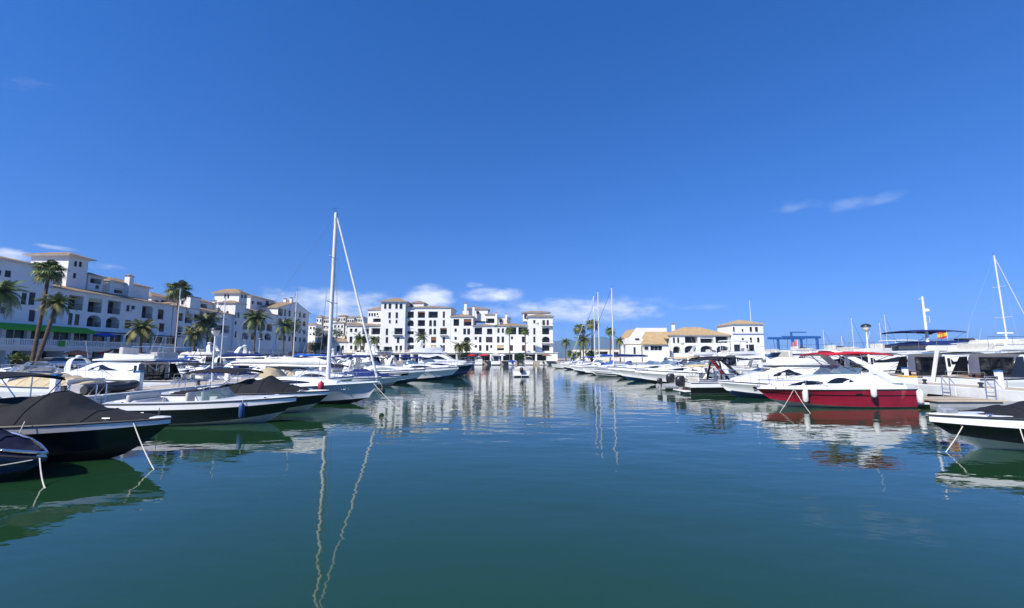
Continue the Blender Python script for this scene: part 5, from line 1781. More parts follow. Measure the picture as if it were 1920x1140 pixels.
def near_east():
    r, H = bowrider('black and white motor boat under a black cover at the right edge, bow pointing left', (12.95, 13.9), 178, L=8.4, B=2.6, fs=1.02, fb=1.02, bandw=.38, bottom='bottom_white', cov='black_canvas', covh=(.1, .3, .45, .45, .4, .22, .04), covx=(.03, .86), sheer=2.)
    a = MB().bbox(H.x(.905), H.x(.96), -.16, .16, H.zs(.93) + .02, H.zs(.93) + .2, .06).build('anchor_bag', 'grey_canvas', r, True)
    line('white mooring line at the bow of the black boat on the right edge', (13.75, 13.62, .8), (12.75, 13.3, -.02), .04)
    line('double white mooring line hanging from the side of the black boat on the right edge', (14.95, 13.02, .85), (14.35, 12.5, -.02), .05)
    line('other strand of the white mooring line on the black boat at the right edge', (14.75, 13.06, .85), (14.37, 12.52, -.02), .1)
    # cabin boat with blue tarpaulin
    r, H, zf = flybridge('white pilothouse boat with blue tarpaulin and navy boot stripe behind the red cruiser', (14.2, 30.6), 180, L=8.4, B=2.9, fs=.85, fb=1.15, k=.72, mast=False, bottom='bottom_blue', stripe=(0, .1, 'navy_hull', .98))
    MB().loft([[(H.x(t), -1.2, zf - .12), (H.x(t), -1.22, zf - .75 + q)] for t, q in ((.04, .1), (.1, 0), (.18, .05), (.23, .2))], cap=False, closed=False).build('tarpaulin', 'blue_canvas', r, True)
    # wake boat with black tower, stern to the channel
    r, H = bowrider('black and white wakeboard boat with black tower, stern and black outboard toward the channel', (19.8, 34.2), 2, L=6.6, B=2.45, fs=.85, fb=1.0, bandw=.45, motor='plastic_black')
    arch(r, H.x(.62), 1.08, .95, 2.55, rake=-1.5, m='plastic_black', wid=.3, thick=.08, name='wake_tower')
    arch(r, H.x(.35), 1.08, .95, 2.5, rake=.2, m='plastic_black', wid=.16, thick=.08, name='wake_tower')
    bimini(r, H.x(.05), H.x(.5), 1.1, 2.55, 2.3, 'black_canvas', crown=.06, xp=H.x(.36))
    MB().box(-.6, .6, -.12, .12, -.02, .02, Matrix.Translation((H.x(.3), -1.2, 2.0)) @ Matrix.Rotation(R(52), 4, 'Y')).build('wakeboard', 'red_canvas', r)
    tender('grey inflatable dinghy with raised outboard between the wakeboard boat and the white cruisers', (14.2, 38.0), 10, 3.2, 'plastic_grey')
    bowrider('white open boat with two dark outboards beside the grey dinghy', (20.4, 38.8), 0, L=6.2, B=2.3, top='gelcoat', motor='plastic_black', bim='beige_canvas', bottom='bottom_blue')
    cruiser('white sport cruiser with long dark side window and black bimini, right of the channel', (12.3, 44.2), 180, L=11, B=3.3, fs=1.1, fb=1.5, bim='black_canvas', arch_z=2.7, bottom='bottom_black', win='glass_dark')
    cruiser('white sport cruiser with blue bottom paint, bow furthest into the channel on the right', (11.7, 50.4), 180, L=11.5, B=3.4, fs=1.15, fb=1.6, bottom='blue_hull', bim='beige_canvas')
    cruiser('white sport cruiser behind the blue-bottomed cruiser', (12.3, 56.6), 180, L=10.5, B=3.2, cov='navy_canvas', bottom='bottom_black')
    bowrider('small white boat with black hull stripe near the right-hand masts', (11.0, 62), 180, L=6.4, top='gelcoat', cov='grey_canvas', stripe=(.1, .3, 'black_hull', .97))
    cruiser('white boat with bright blue canvas, left of the three masts', (9.8, 74.5), 180, L=8.5, cov='blue_canvas', arch_m=None)
    cruiser('white boat with blue bimini just below the three masts', (10.4, 95.5), 178, L=8.5, bim='blue_canvas', arch_m=None)
    sailboat('white sailboat with the rightmost and tallest of the three right-hand masts', (10.6, 68), 180, L=11.5, B=3.4, mast_h=onY(1150, 540, 68).z, r_mast=.1, sailc='navy_canvas', furl_r=.04, mast_t=.56, stay=True)
    sailboat('white sailboat with the middle one of the three right-hand masts', (10.8, 80.5), 180, L=11.5, B=3.4, mast_h=onY(1125, 547, 80).z, r_mast=.1, sailc='blue_canvas', furl_r=.04, mast_t=.55)
    sailboat('white sailboat with the leftmost of the three right-hand masts', (11.2, 88), 180, L=11, B=3.3, mast_h=onY(1111, 555, 88).z, r_mast=.1, sailc='white_canvas', furl_r=.04, mast_t=.51)
    bowrider('small white boat near the far end of the right pier', (9.0, 101.5), 180, L=6, top='gelcoat', motor='plastic_black')


near_east()


def outer_east():
    # large yachts stern-to on the far side of the right pier
    r, H, zf = flybridge('white motor yacht with dark saloon doors, navy cover and leaning white signal mast', (45.2, 38), 0, L=12.6, B=4.2, fs=1.15, fb=1.9, k=1.0, mast=False, fly_cover='navy_canvas')
    bimini(r, H.x(.06), H.x(.42), 1.55, zf + 1.75, zf + .5, 'navy_canvas', xp=H.x(.25))
    p0 = r.location
    b, t = onY(1740, 645, 37), onY(1729, 556, 37)
    mm = MB()
    lx, ly = b.x - p0.x, b.y - p0.y
    m = mm.tube([(lx, ly, zf + .1), (t.x - p0.x, t.y - p0.y, t.z)], .13, 8, .07).build('signal_mast', 'painted_white', r, True)
    f = lambda q: lerp(Vector((lx, ly, zf + .1)), Vector((t.x - p0.x, t.y - p0.y, t.z)), q)
    MB().lathe([(.03, -.1), (.2, -.08), (.2, .06), (.12, .14), (.03, .16)], 12, tuple(f(.74) + Vector((.25, 0, 0)))).build('satellite_dome', 'gelcoat', m, True)
    MB().tube([f(.95) + Vector((-.35, 0, .02)), f(.95) + Vector((.1, 0, 0))], .03, 5).tube([f(.62) + Vector((0, 0, 0)), f(.62) + Vector((.4, 0, .05)), f(.62) + Vector((.4, 0, -.5))], .015, 5).build('spreader', 'painted_white', m)
    flag(r, (lx + 1.2, ly - .5, zf + 1.75), .75, .55, (('flag_red', .25), ('flag_yellow', .5), ('flag_red', .25)), staff=1.4)
    # pale flybridge yacht filling the right edge
    r, H, zf = flybridge('white flybridge yacht at the right edge, its stern to the right pier', (46.0, 32.2), 0, L=14.2, B=4.5, fs=1.25, fb=2.1, k=.92, mast=False)
    MB().loft([[(H.x(t_), -.32, 1.05), (H.x(t_) + .1, .32, 1.05)] for t_ in (0, .01)], cap=False, closed=False).build('aft_panel', 'gelcoat', r)
    rp = H.x(.33)
    MB().tube([(rp, 0, zf + .1), (rp - .2, 0, zf + 1.3)], .06, 6).build('radar_post', 'gelcoat', r, True)
    MB().bbox(rp - .75, rp + .35, -.07, .07, zf + 1.3, zf + 1.4, .02).build('radar_scanner', 'gelcoat', r)
    MB().bbox(H.x(.2), H.x(.3), -1.4, 1.2, zf + .14, zf + .85, .12).build('liferaft_cover', 'gelcoat_cream', r, True)
    # passerelle standing up on the stern
    MB().box(-.05, .05, -.12, .12, 0, 3.0, Matrix.Translation((H.x(0) - .5, .9, .5)) @ Matrix.Rotation(R(14), 4, 'Y')).build('raised_gangway', 'alloy', r)
    labs = ['white flybridge yacht just left of the red bimini, behind the right pier', 'white flybridge yacht in front of the blue boat hoist', 'white flybridge yacht left of the blue boat hoist', 'white cruiser behind the black wakeboard tower', 'white hard-topped yacht below the square harbour tower', 'white cruiser with beige canvas below the harbour building loggias', 'white flybridge yacht below the harbour building arcade', 'white cruiser with navy canvas near the end of the right pier', 'white cruiser last on the outer side of the right pier']
    for i, y in enumerate((44.5, 51, 57.5, 63.5, 70, 76.5, 83, 89.5, 96)):
        if i in (3, 5, 7, 8):
            cruiser(labs[i], (41.5 + i % 2, y), 0, L=10, B=3.3, fs=1.2, fb=1.6, bim={3: 'white_canvas', 5: 'beige_canvas'}.get(i), cov={7: 'navy_canvas'}.get(i))
        else:
            flybridge(labs[i], (43.5, y), 0, L=11.5, B=3.8, k=.9, hardtop=i == 4, mast=i in (6,))
    # next berths further out
    labs2 = ['white flybridge yacht in the outer berths at the right edge', 'white yacht in the outer berths right of the lamp', 'white hard-topped yacht in the outer berths near the lamp', 'white cruiser in the outer berths left of the lamp', 'white flybridge yacht in the outer berths near the red pennant', 'white cruiser in the outer berths beside the boat hoist']
    for i, (x, y) in enumerate(((62, 50), (63, 58), (62, 67), (63, 77), (63, 86), (64, 96))):
        if i in (3, 5):
            cruiser(labs2[i], (x - 10, y), 180, L=10, B=3.3, group='outer berths on the right')
        else:
            flybridge(labs2[i], (x - 11, y), 180, L=11.5, B=3.8, group='outer berths on the right', hardtop=i == 2, mast=i in (0, 1), k=.86)
    # sailboats out there
    Y = 46.
    p = onY(1890, 640, Y)
    sailboat('sailboat behind the white yacht whose mast and forestay rise at the right edge', (p.x + 4.4, Y), 0, L=11, B=3.3, mast_h=onY(1864, 479, Y).z, r_mast=.085, rake=.02, mast_t=.60, furl_r=.045, sailc='white_canvas')
    for i, (px, py, Y, lab) in enumerate(((1541, 618, 104, 'distant sailboat with thin mast nearest the boat hoist'), (1596, 596, 98, 'distant sailboat with a thin mast left of the lamp'), (1648, 605, 92, 'distant sailboat with a thin mast right of the lamp'), (1660, 590, 108, 'furthest distant sailboat right of the lamp'), (1575, 630, 112, 'distant sailboat with a short thin mast left of the lamp'))):
        p = onY(px, 660, Y)
        sailboat(lab, (p.x + 4.5, Y), 0, L=9.5, B=3, mast_h=onY(px, py, Y).z, r_mast=.06, furl_r=.03, group='distant sailboats on the right', boom=i % 2 == 0, sailc='navy_canvas')


outer_east()

# ------------------------------------------------------------------ pier furniture
def ladder(label, x, y, z=.9, sg=-1):
    t = thing('pier_ladder', label, 'ladder', (x, y, z), 0, 'steel ladders on the piers')
    for dy in (-.25, .25):
        MB().tube([(-.25 * sg * -1 * -1, dy, .0), (-.2 * -sg, dy, .62), (.02 * sg, dy, .72), (.17 * sg, dy, .55), (.17 * sg, dy, -1.2)], .024, 6).build('handrail', 'steel', t, True)
    for k in range(5):
        MB().tube([(.17 * sg, -.25, -.15 - .25 * k), (.17 * sg, .25, -.15 - .25 * k)], .018, 5).build('rung', 'steel', t)


for lab, y in (('steel ladder on the right pier nearest the red cruiser', 28.0), ('steel ladder on the right pier nearest the right edge', 25.4), ('steel ladder on the right pier beyond the red cruiser', 35)):
    ladder(lab, PR0 - .06, y)


for lab, y in (('steel ladder with round hoops on the left pier, nearest the camera', 19.6), ('steel ladder with round hoops on the left pier, second from the camera', 21.4), ('steel ladder with round hoops on the left pier beside the black bowrider', 26.6)):
    ladder(lab, PL1 + .06, y, sg=1)


def pedestal(label, x, y, z=.9):
    t = thing('service_pedestal', label, 'pedestal', (x, y, z), 0, 'service pedestals on the piers')
    MB().bbox(-.16, .16, -.13, .13, 0, 1.0, .03).build('body', 'painted_white', t)
    MB().bbox(-.18, .18, -.15, .15, 1.002, 1.09, .03).build('cap', 'blue_hull', t)
    for k in (-1, 1):
        MB().box(-.175, -.162, .05 * k - .04, .05 * k + .04, .55, .72).build('socket', 'plastic_black', t)


def bollard(label, x, y, z=.9):
    t = thing('bollard', label, 'bollard', (x, y, z), 0, 'black iron bollards on the piers')
    MB().lathe([(.16, 0), (.16, .04), (.09, .08), (.08, .22), (.14, .27), (.14, .33), (.05, .36)], 12).build('post', 'railing_iron', t, True)


for i, (x, y, w) in enumerate(((PL1 - .5, 22.6, 'behind the black bowrider on the left pier'), (PL1 - .5, 29, 'beside the tall-masted sailboat stern on the left pier'), (PL1 - .5, 37, 'third along the left pier'), (PR0 + .5, 30.2, 'behind the red cruiser on the right pier'), (PR0 + .5, 26.6, 'between the two ladders on the right pier'), (PR0 + .5, 23.9, 'near the right edge on the right pier'))):
    bollard('black iron bollard ' + w, x, y)
for x, y, w in ((PL1 - 1.2, 25.2, 'white service pedestal on the left pier near the inflatable dinghy'), (PL1 - 1.2, 33, 'white service pedestal on the left pier near the tall-masted sailboat'), (PR0 + 1.2, 32.4, 'white service pedestal on the right pier near the motor yacht stern'), (PR0 + 1.2, 40, 'white service pedestal on the right pier further along'), (PL1 - 1.2, 20.6, 'white service pedestal on the left pier nearest the camera'), (PL1 - 1.2, 41, 'white service pedestal on the left pier, fourth from the camera'), (PL1 - 1.2, 49, 'white service pedestal on the left pier, fifth from the camera'), (PR0 + 1.2, 26.2, 'white service pedestal on the right pier nearest the right edge'), (PR0 + 1.2, 48, 'white service pedestal on the right pier, fourth from the camera')):
    pedestal(w, x, y)
t = thing('dock_box', 'yellow topped white dock box on the right pier behind the red cruiser', 'box', (PR0 + .6, 31.6, .9))
MB().bbox(-.3, .3, -.5, .5, 0, .45, .04).build('body', 'gelcoat', t)
MB().bbox(-.32, .32, -.52, .52, .453, .52, .03).build('lid', 'flag_yellow', t)
t = thing('pier_railing', 'low steel railing with round hoops along the right pier by the yacht sterns', 'railing', (PR1 - .4, 25.5, .9))
MB().tube([(0, -3.2, .62), (0, 3.2, .62)], .022, 6).build('rail', 'steel', t)
for k in range(6):
    MB().tube([(0, -3.2 + k * 1.28, 0), (0, -3.2 + k * 1.28, .62)], .02, 6).build('post', 'steel', t)
for k in range(2):
    MB().tube([(0, -1.2 + k * 1.3 + .28 * math.cos(a), .62 + .34 * math.sin(a)) for a in [math.pi * q / 10 for q in range(11)]], .02, 6).build('hoop', 'steel', t, True)
# a landing stage of pale planks tucked under the right pier
t = thing('floating_stage', 'low wooden floating stage between the red cruiser stern and the right pier', 'stage', (25.4, 25.9, 0))
for k in range(9):
    MB().bbox(-1.9, 1.9, -1.35 + k * .3, -1.35 + k * .3 + .28, .3, .36, .01).build('plank', 'teak' if k % 4 == 2 else 'concrete_deck', t)
for k in (-1, 1):
    MB().bbox(-1.8, 1.8, k * .95 - .3, k * .95 + .3, -.25, .297, .05).build('float', 'plastic_grey', t)


def lamp_post(label, x, y, z0, h, group='globe lamp posts'):
    t = thing('lamp_post', label, 'lamp', (x, y, z0), 0, group)
    MB().lathe([(.14, 0), (.14, .12), (.085, .2), (.07, .9), (.055, h - .75), (.05, h - .6)], 10).build('post', 'painted_white', t, True)
    MB().lathe([(.06, h - .62), (.13, h - .58), (.25, h - .42), (.3, h - .25), (.3, h - .2)], 14).build('globe', 'globe', t, True)
    MB().lathe([(.37, h - .21), (.36, h - .12), (.28, h - .03), (.12, h + .03), (.03, h + .05)], 14).build('cap', 'lamp_cap', t, True)


for label, px, py, xx in (('white globe lamp post with dark cap on the left pier', 405, 614, -22.4), ('white globe lamp post with dark cap on the right pier', 1623, 608, 29.6)):
    p = onX(px, py, xx)
    lamp_post(label, p.x, p.y, .9, p.z - .9)
for i, px in enumerate((250, 512, 1062, 1178)):
    Y = (78, 100, 141, 146)[i]
    X_ = onY(px, 650, Y).x
    lamp_post(('tall white lamp post on the promenade beside the short left palm', 'tall white lamp post on the promenade below the gabled building', 'white lamp post on the far quay near the low palms', 'white lamp post beside the harbour building corner')[i], X_ if i > 1 else min(X_, -57.5), Y, 1.2 if i != 2 else 1.2, 6.0)


# ------------------------------------------------------------------ boat hoist
def hoist():
    Y = 112.
    a, b = onY(1453, 640, Y), onY(1523, 640, Y)
    zt = onY(1490, 633, Y).z
    x0, x1 = a.x, b.x
    t = thing('boat_hoist', 'blue steel travelling boat hoist above the yachts on the right', 'crane', ((x0 + x1) / 2, Y, 1.2))
    cx = (x0 + x1) / 2
    hw = (x1 - x0) / 2
    zt -= 1.2
    for yy in (-3, 3):
        for sx in (-1, 1):
            xx = sx * hw * .82 if sx > 0 else -hw * .45
            MB().bbox(xx - .25, xx + .25, yy - .25, yy + .25, .9, zt - .35, .05).build('leg', 'crane_blue', t)
            MB().loft([[(xx + .5 * math.cos(q), yy + dy, .5 + .5 * math.sin(q)) for q in [2 * math.pi * k / 14 for k in range(14)]] for dy in (-.2, .2)]).build('wheel', 'rubber', t, True)
        MB().bbox(-hw, hw, yy - .3, yy + .3, zt - .347, zt + .25, .05).build('beam', 'crane_blue', t)
    MB().bbox(-hw * .1 - .3, -hw * .1 + .3, -2.69, 2.69, zt - .3, zt + .2, .05).build('cross_beam', 'crane_blue', t)
    MB().bbox(-hw * .1 - .2, -hw * .1 + .2, -.2, .2, zt + .203, zt + 1.5, .04).build('post', 'crane_blue', t)
    MB().bbox(-hw * .1 + .203, hw * .7, -.15, .15, zt + 1.25, zt + 1.5, .03).build('jib', 'crane_blue', t)
    for xx in (-hw * .7, hw * .3):
        MB().tube([(xx, -3, zt - .35), (xx, -2.4, 2.2), (xx, 0, 1.4), (xx, 2.4, 2.2), (xx, 3, zt - .35)], .05, 5).build('sling', 'navy_canvas', t, True)


struct('hoist_pier', MB().box(62.1, 95, 105, 118, -1.5, 1.2), 'concrete')
hoist()
p = onY(1527, 638, 100)
t = thing('pennant_pole', 'faded red pennant on a white pole right of the blue boat hoist', 'flag', (p.x, 106, 1.2))
MB().tube([(0, 0, 0), (0, 0, p.z * 1.04 - 1.0)], .05, 6).build('pole', 'painted_white', t)
zt = p.z * 1.04 - 1.1
MB().loft([[(-1.3 * f, .1 * math.sin(f * 6), zt - .7 * f), (-1.3 * f, .1 * math.sin(f * 6), zt - 1.9 + .3 * f)] for f in [k / 6 for k in range(7)]], cap=False, closed=False).build('pennant', 'pennant_pink', t, True)


# ------------------------------------------------------------------ palms
def feather_leaf(seed, droop):
    rnd = random.Random(seed)
    mb = MB()
    pts = []
    n = 12
    for i in range(n + 1):
        s = i / n
        pts.append(Vector((s * (1 - .28 * droop * s), 0, .42 * s - (.42 + .75 * droop) * s * s)))
    mb.tube(pts, .016, 4, .004)
    for i in range(1, n * 2 + 1):
        s = i / (n * 2)
        k = min(int(s * n), n - 1)
        p = lerp(pts[k], pts[k + 1], s * n - k)
        d = (pts[k + 1] - pts[k]).normalized()
        ln = .34 * (math.sin(math.pi * min(1, s * .86 + .12)) ** .6) * rnd.uniform(.85, 1.1)
        for sg in (1, -1):
            side = Vector((0, sg, 0))
            tip = p + (d * .62 + side * .72 + Vector((0, 0, -.18 - rnd.uniform(0, .25)))).normalized() * ln
            w = d * .022
            mb.add([p - w, p + w, lerp(p, tip, .6) + w * .9, tip], [(0, 1, 2, 3)])
    return mb


def fan_leaf(seed, droop):
    rnd = random.Random(seed)
    mb = MB()
    base = Vector((.5, 0, .22 - .25 * droop))
    mb.tube([(0, 0, 0), (.25, 0, .15 - .08 * droop), base], .014, 4)
    d0 = Vector((.8, 0, .2 - .75 * droop)).normalized()
    up = Vector((-d0.z, 0, d0.x))
    m = 15
    for i in range(m):
        a = lerp(-1.9, 1.9, i / (m - 1))
        dd = d0 * math.cos(a) + Vector((0, 1, 0)) * math.sin(a)
        ln = .5 * (1 - .12 * abs(a)) * rnd.uniform(.88, 1.1)
        mid = base + dd * ln * .6 + up * .03
        tip = base + dd * ln + Vector((0, 0, -.12 - .12 * rnd.random()))
        w = (Vector((0, 1, 0)) * math.cos(a) - d0 * math.sin(a)) * .038
        mb.add([base, mid - w, tip, mid + w], [(0, 1, 2, 3)])
    return mb


LEAF = {}
for kind, fn in (('feather', feather_leaf), ('fan', fan_leaf)):
    for k, dr in enumerate((.0, .35, .8, 1.2)):
        for mi, mt in enumerate(('palm_green', 'palm_olive')):
            o = fn(k * 7 + 3, dr).build('frond', mt)
            LEAF[kind, k, mi] = o.data
            bpy.data.objects.remove(o)


def palm(label, base, top, kind='feather', size=2.6, n=26, r=.2, seed=0, group='palm trees', mi=0, bend=.0, skirt=True):
    rnd = random.Random(seed * 13 + 5)
    base, top = Vector(base), Vector(top)
    t = thing('palm_tree', label, 'palm', base, 0, group)
    d = top - base
    pts, N = [], 12
    for i in range(N + 1):
        f = i / N
        pts.append(Vector((d.x * (f + bend * math.sin(math.pi * f)), d.y * f, d.z * f)))
    mb = MB()
    rings = []
    for i, p in enumerate(pts):
        for dz, k in ((0, 1.0), (.45 * d.z / N, 1.07), (.5 * d.z / N, .98)):
            if i == N and dz > 0:
                break
            rr = r * (1.25 if i == 0 else 1.0 - .25 * i / N) * k
            q = p + d / N * (dz / (d.z / N)) if dz else p
            rings.append([(q.x + rr * math.cos(a), q.y + rr * math.sin(a), q.z) for a in [2 * math.pi * j / 9 for j in range(9)]])
    mb.loft(rings).build('trunk', 'palm_bark', t, True)
    cr = MB().lathe([(r * .8, -.7), (r * 1.5, -.3), (r * 1.3, .15), (r * .4, .4)], 9)
    if skirt:
        for j in range(26):
            a = rnd.uniform(0, 6.28)
            l = rnd.uniform(.5, 1.1) * size * .34
            q = Vector((math.cos(a), math.sin(a), 0))
            s = Vector((-q.y, q.x, 0)) * .07
            p0 = q * r + Vector((0, 0, -.15))
            p1 = q * (r + l * .5) + Vector((0, 0, -.15 - l * rnd.uniform(.6, 1.2)))
            cr.add([p0 - s, p0 + s, p1 + s * .4, p1 - s * .4], [(0, 1, 2, 3)])
    c = cr.build('crown', 'palm_dry', t, False, loc=d)
    for j in range(n):
        f = (j + .5) / n
        el = 1.25 - 1.75 * f ** .9 + rnd.uniform(-.12, .12)
        k = 0 if f < .2 else (1 if f < .5 else (2 if f < .82 else 3))
        o = bpy.data.objects.new('frond', LEAF[kind, k, mi if rnd.random() < .75 else 1 - mi])
        col.objects.link(o)
        o.parent = c
        s = size * rnd.uniform(.85, 1.12) * (.8 if f < .15 else 1)
        o.scale = (s, s, s)
        o.rotation_euler = (rnd.uniform(-.25, .25), -el * .72, j * 2.39996 + rnd.uniform(-.2, .2))
    return t


def palms():
    P = [  # label, base px, plane (X or Y), crown px, kind, size, n
        ('tallest leaning fan palm before the white left-hand building', 58, -61.5, (92, 512), 'fan', 2.15, 34, 'x'),
        ('shorter leaning palm sharing a root with the tallest leaning palm', 64, -61.0, (106, 570), 'feather', 2.2, 30, 'x'),
        ('feather palm cut by the left edge of the picture', -22, -60.5, (2, 548), 'feather', 2.7, 30, 'x'),
        ('short bushy palm beside the right end of the white building with the green awning', 262, -60.5, (266, 617), 'feather', 2.9, 34, 'x'),
        ('tall fan palm rising above the rooftops between the left buildings', 326, -63, (336, 547), 'fan', 2.7, 36, 'x'),
        ('full feather palm in front of the square tower', 388, -60.5, (389, 606), 'feather', 3.4, 36, 'x'),
        ('small palm just left of the full feather palm', 362, -62, (366, 628), 'feather', 2.6, 26, 'x'),
        ('palm right of the square tower', 474, -60.5, (480, 598), 'feather', 3.5, 34, 'x'),
        ('left one of the paired palms before the gabled building', 530, -60, (533, 612), 'feather', 3.2, 30, 'x'),
        ('right one of the paired palms before the gabled building', 548, -61, (549, 610), 'feather', 3.2, 30, 'x'),
        ('palm before the low end of the central building, left of the slanting forestay', 677, 147, (676, 636), 'feather', 3.3, 30, 'y'),
        ('palm before the low end of the central building, right of the slanting forestay', 702, 148, (702, 638), 'feather', 2.8, 26, 'y'),
        ('palm before the middle of the central building', 790, 148, (790, 632), 'feather', 2.9, 28, 'y'),
        ('left palm of the short clump before the central building', 862, 147, (861, 650), 'feather', 3.0, 28, 'y'),
        ('right palm of the short clump before the central building', 874, 148, (874, 648), 'feather', 3.0, 28, 'y'),
        ('slender palm left of the east tower of the central building', 956, 147, (955, 621), 'fan', 2.0, 30, 'y'),
        ('slender palm beside the east tower of the central building', 985, 148, (985, 622), 'fan', 1.9, 28, 'y'),
        ('left palm of the group by the right-hand masts', 1088, 128, (1087, 617), 'fan', 2.3, 32, 'y'),
        ('tallest palm of the group by the right-hand masts', 1110, 131, (1110, 609), 'fan', 2.4, 32, 'y'),
        ('bushy palm low in the group by the right-hand masts', 1094, 127, (1093, 638), 'feather', 3.0, 34, 'y'),
        ('slim palm between the right-hand masts', 1144, 127, (1144, 622), 'fan', 1.8, 30, 'y'),
        ('short palm right of the right-hand masts', 1163, 126, (1162, 638), 'feather', 2.0, 26, 'y'),
        ('small palm at the corner of the central building', 1061, 140, (1061, 641), 'feather', 2.2, 26, 'y'),
    ]
    for i, (lab, bx, pl, (cx, cy), kind, size, n, ax) in enumerate(P):
        if ax == 'x':
            b = onX(bx, 690, pl)
            Y = b.y if b.y > 0 else 50
            c = onY(cx, cy, Y + .3)
            b = Vector((pl, Y, 1.2))
        else:
            c = onY(cx, cy, pl)
            b = Vector((onY(bx, 665, pl).x, pl, 1.2))
        palm(lab, b, c, kind, size, n, r=.24 if i < 2 else .2, seed=i, mi=1 if i in (3, 5, 6, 13, 14) else 0, bend=.06 if i < 2 else .02)


palms()


def leafy(label, p, rx, rz, n, m='leaf_dark', name='shrub', trunk=0., seed=1, group='shrubs and small trees'):
    rnd = random.Random(seed)
    t = thing(name, label, 'tree' if trunk else 'shrub', p, 0, group)
    mb = MB()
    cl = [(rnd.uniform(-.55, .55) * rx, rnd.uniform(-.55, .55) * rx, trunk + rz * rnd.uniform(.3, .85), rnd.uniform(.3, .55) * rx) for _ in range(11)]
    for _ in range(n):
        c = rnd.choice(cl)
        v = Vector((rnd.gauss(0, 1), rnd.gauss(0, 1), rnd.gauss(0, 1))).normalized() * c[3] * rnd.uniform(.65, 1.05)
        v.z *= min(1.2, rz / rx)
        q = Vector(c[:3]) + v
        if q.z < .05:
            q.z = .05
        s = rnd.uniform(.10, .2) * (1 if rx < 1.6 else 1.5)
        a = Vector((rnd.gauss(0, 1), rnd.gauss(0, 1), rnd.gauss(0, 1))).normalized() * s
        b = a.cross(Vector((rnd.gauss(0, 1), rnd.gauss(0, 1), rnd.gauss(0, 1)))).normalized() * s * .55
        mb.add([q - a, q - b, q + a, q + b], [(0, 1, 2, 3)])
    mb.build('crown', m, t)
    tk = MB().tube([(0, 0, 0), (.05, .03, (trunk or rz * .5) * .6), (0, .05, trunk + rz * .5)], .09 if not trunk else .16, 7, .04)
    for k in range(4):
        c = cl[k]
        tk.tube([(0, .03, max(.1, trunk * .8)), (c[0] * .7, c[1] * .7, c[2])], .05, 5, .02)
    tk.build('trunk', 'palm_bark', t, True)


for i, (px, Y, z, rx, rz, n, m, trunk, lab) in enumerate((
        (36, 56.5, 1.2, 1.4, 1.3, 700, 'leaf_light', .5, 'rounded green shrub on the promenade left of the leaning palms'), (226, 71, 1.2, 1.2, 1.2, 500, 'leaf_light', 0, 'light green shrub on the promenade behind the flybridge cruiser'), (397, 92, 1.2, 1.5, 1.4, 600, 'leaf_light', 0, 'green shrub at the foot of the full feather palm'),
        (462, 101, 1.2, 1.6, 1.5, 600, 'leaf_light', 0, 'green shrub at the foot of the palm right of the tower'), (592, 151.5, 1.2, 2.6, 4.2, 900, 'leaf_dark', 2.2, 'dark leafy tree between the gabled building and the tallest mast'), (607, 152, 1.2, 2.2, 4.5, 900, 'leaf_dark', 4.6, 'tall dark leafy tree just left of the tallest mast'),
        (630, 215, 7, 3.4, 5, 900, 'leaf_dark', 4, 'dark tree on the hillside behind the tallest mast'), (596, 214, 7, 3, 5, 900, 'leaf_dark', 5, 'dark tree on the hillside left of the tallest mast'), (660, 217, 7, 3, 4, 800, 'leaf_dark', 3, 'dark tree on the hillside before the cream houses'),
        (1075, 132, 1.2, 2.0, 2.4, 700, 'leaf_light', .6, 'light green shrub beside the group of palms on the right'), (1108, 129, 1.2, 2.2, 2.6, 800, 'leaf_dark', .6, 'dark shrub below the tallest palm of the right-hand group'), (870, 149.5, 1.2, 1.9, 2.0, 700, 'leaf_light', .4, 'green shrub under the palm clump before the central building'),
        (975, 149.5, 1.2, 2.1, 2.2, 700, 'leaf_dark', .4, 'dark green shrub between the two slender palms'))):
    p = onY(px, 665, Y)
    leafy(lab, (p.x, Y, z), rx, rz, n, m, 'leafy_tree' if trunk > 1 else 'shrub', trunk, seed=i)


# ------------------------------------------------------------------ promenade: parasols, cars
def parasol(label, x, y, z, m, w=1.5, h=2.5):
    t = thing('parasol', label, 'parasol', (x, y, z), 0, 'parasols on the terraces')
    MB().tube([(0, 0, 0), (0, 0, h + .15)], .03, 6).build('pole', 'painted_white', t)
    n = 8
    r0 = [(w * math.cos(2 * math.pi * k / n), w * math.sin(2 * math.pi * k / n), h - .5) for k in range(n)]
    r1 = [(w * .5 * math.cos(2 * math.pi * k / n), w * .5 * math.sin(2 * math.pi * k / n), h - .17) for k in range(n)]
    rb = [(p[0], p[1], p[2] - .16) for p in r0]
    MB().loft([rb, r0, r1, [(.02 * math.cos(2 * math.pi * k / n), .02 * math.sin(2 * math.pi * k / n), h) for k in range(n)]], cap=False).build('canopy', m, t)
    MB().lathe([(.3, 0), (.3, .08), (.05, .1)], 10).build('base', 'concrete', t)


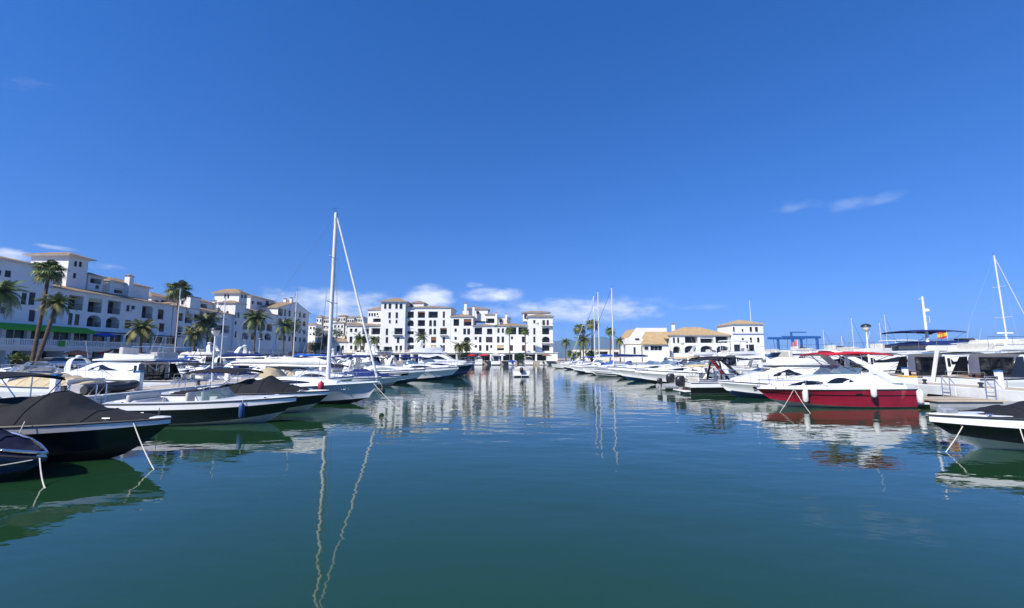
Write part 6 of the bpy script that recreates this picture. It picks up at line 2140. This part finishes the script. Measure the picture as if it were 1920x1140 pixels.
for px, py, X_, m, lab in ((196, 640, -67.5, 'blue_canvas', 'pale blue parasol on the terrace right of the green awning'), (146, 652, -63, 'orange_plastic', 'orange parasol on the promenade below the terrace'), (205, 668, -62, 'red_canvas', 'red parasol on the promenade right of the orange one'), (352, 655, -63, 'white_canvas', 'white parasol below the small left palm')):
    p = onX(px, py, X_)
    zz = 4.2 if X_ < -66 else 1.2
    parasol(lab, X_, p.y, zz, m)
for px, Y, m, lab in ((720, 148.5, 'brown_canvas', 'brown parasol before the arcade under the corner tower'), (760, 148.5, 'navy_canvas', 'navy parasol before the arcade'), (884, 148, 'red_canvas', 'pinkish red parasol before the arcade right of the palm clump'), (908, 148.5, 'red_canvas', 'second red parasol before the arcade'), (1025, 148, 'brown_canvas', 'brown parasol before the arcade under the east tower'), (940, 148, 'white_canvas', 'white parasol before the arcade left of the slender palms'), (830, 148.5, 'white_canvas', 'white parasol before the arcade left of the palm clump')):
    parasol(lab, onY(px, 668, Y).x, Y, 1.204 if Y > 150 else 1.2, m, 1.6, 2.4)


def car(label, x, y, rz, m):
    t = thing('parked_car', label, 'car', (x, y, 1.2), R(rz), 'cars parked along the promenade')
    prof = [(-2.1, .35, .62), (-2.05, .35, .95), (-1.2, .3, 1.0), (.9, .3, .98), (1.9, .32, .78), (2.1, .38, .55)]
    rings = []
    for px, z0, z1 in prof:
        rings.append([(px, -.82, z0), (px, -.86, lerp(z0, z1, .6)), (px, -.74, z1), (px, .74, z1), (px, .86, lerp(z0, z1, .6)), (px, .82, z0)])
    MB().loft(rings).build('body', m, t, True)
    cab = [(-1.85, .7, .72, .95, .97), (-1.2, .72, .6, .98, 1.42), (.1, .72, .6, .98, 1.45), (1.0, .72, .7, .96, 1.0)]
    c = MB().loft([[(px, -a, z0), (px, -b, z1), (px, b, z1), (px, a, z0)] for px, a, b, z0, z1 in cab]).build('cabin_glass', 'glass_dark', t, True)
    MB().loft([[(px, -b * 1.01, z1 - .03), (px, -b * .8, z1 + .03), (px, b * .8, z1 + .03), (px, b * 1.01, z1 - .03)] for px, b, z1 in ((-1.3, .61, 1.4), (-.6, .61, 1.46), (.2, .61, 1.45))]).build('roof', m, c, True)
    for wx in (-1.3, 1.3):
        for sg in (1, -1):
            w = MB().loft([[(wx + .32 * math.cos(q), sg * yy, .32 + .32 * math.sin(q)) for q in [2 * math.pi * k / 14 for k in range(14)]] for yy in (.66, .88)]).build('wheel', 'rubber', t, True)
            MB().loft([[(wx + .2 * math.cos(q), sg * yy, .32 + .2 * math.sin(q)) for q in [2 * math.pi * k / 12 for k in range(12)]] for yy in (.87, .892)]).build('rim', 'steel', w)
    for sg in (1, -1):
        MB().bbox(1.95, 2.09, sg * .6 - .16, sg * .6 + .16, .58, .7, .03).build('headlight', 'globe', t)


for i, (px, m, lab) in enumerate(((108, 'car_silver', 'silver car parked below the terrace beside the leaning palms'), (136, 'car_white', 'white car parked on the promenade right of the silver one'), (190, 'car_dark', 'dark car parked on the promenade under the red parasol'), (300, 'car_white', 'white car parked at the gap between the left buildings'), (430, 'car_dark', 'dark car parked below the square tower'), (505, 'car_silver', 'silver car parked near the gabled building'))):
    p = onX(px, 688, -58.6)
    car(lab, -58.6, p.y, 90, m)


# ------------------------------------------------------------------ the air over the sea
def haze():
    m = bpy.data.materials.new('haze')
    m.use_nodes = True
    nt = m.node_tree
    nt.nodes.clear()
    v = nt.nodes.new('ShaderNodeVolumePrincipled')
    v.inputs['Color'].default_value = (.42, .68, 1.0, 1)
    v.inputs['Density'].default_value = .00015
    v.inputs['Anisotropy'].default_value = .0
    o = nt.nodes.new('ShaderNodeOutputMaterial')
    nt.links.new(v.outputs[0], o.inputs['Volume'])
    M['haze'] = m
    b = MB().box(-9100, 9100, -3100, 9100, -3, 330).build('haze', 'haze')
    tag(b, None, None, None, 'stuff')


haze()
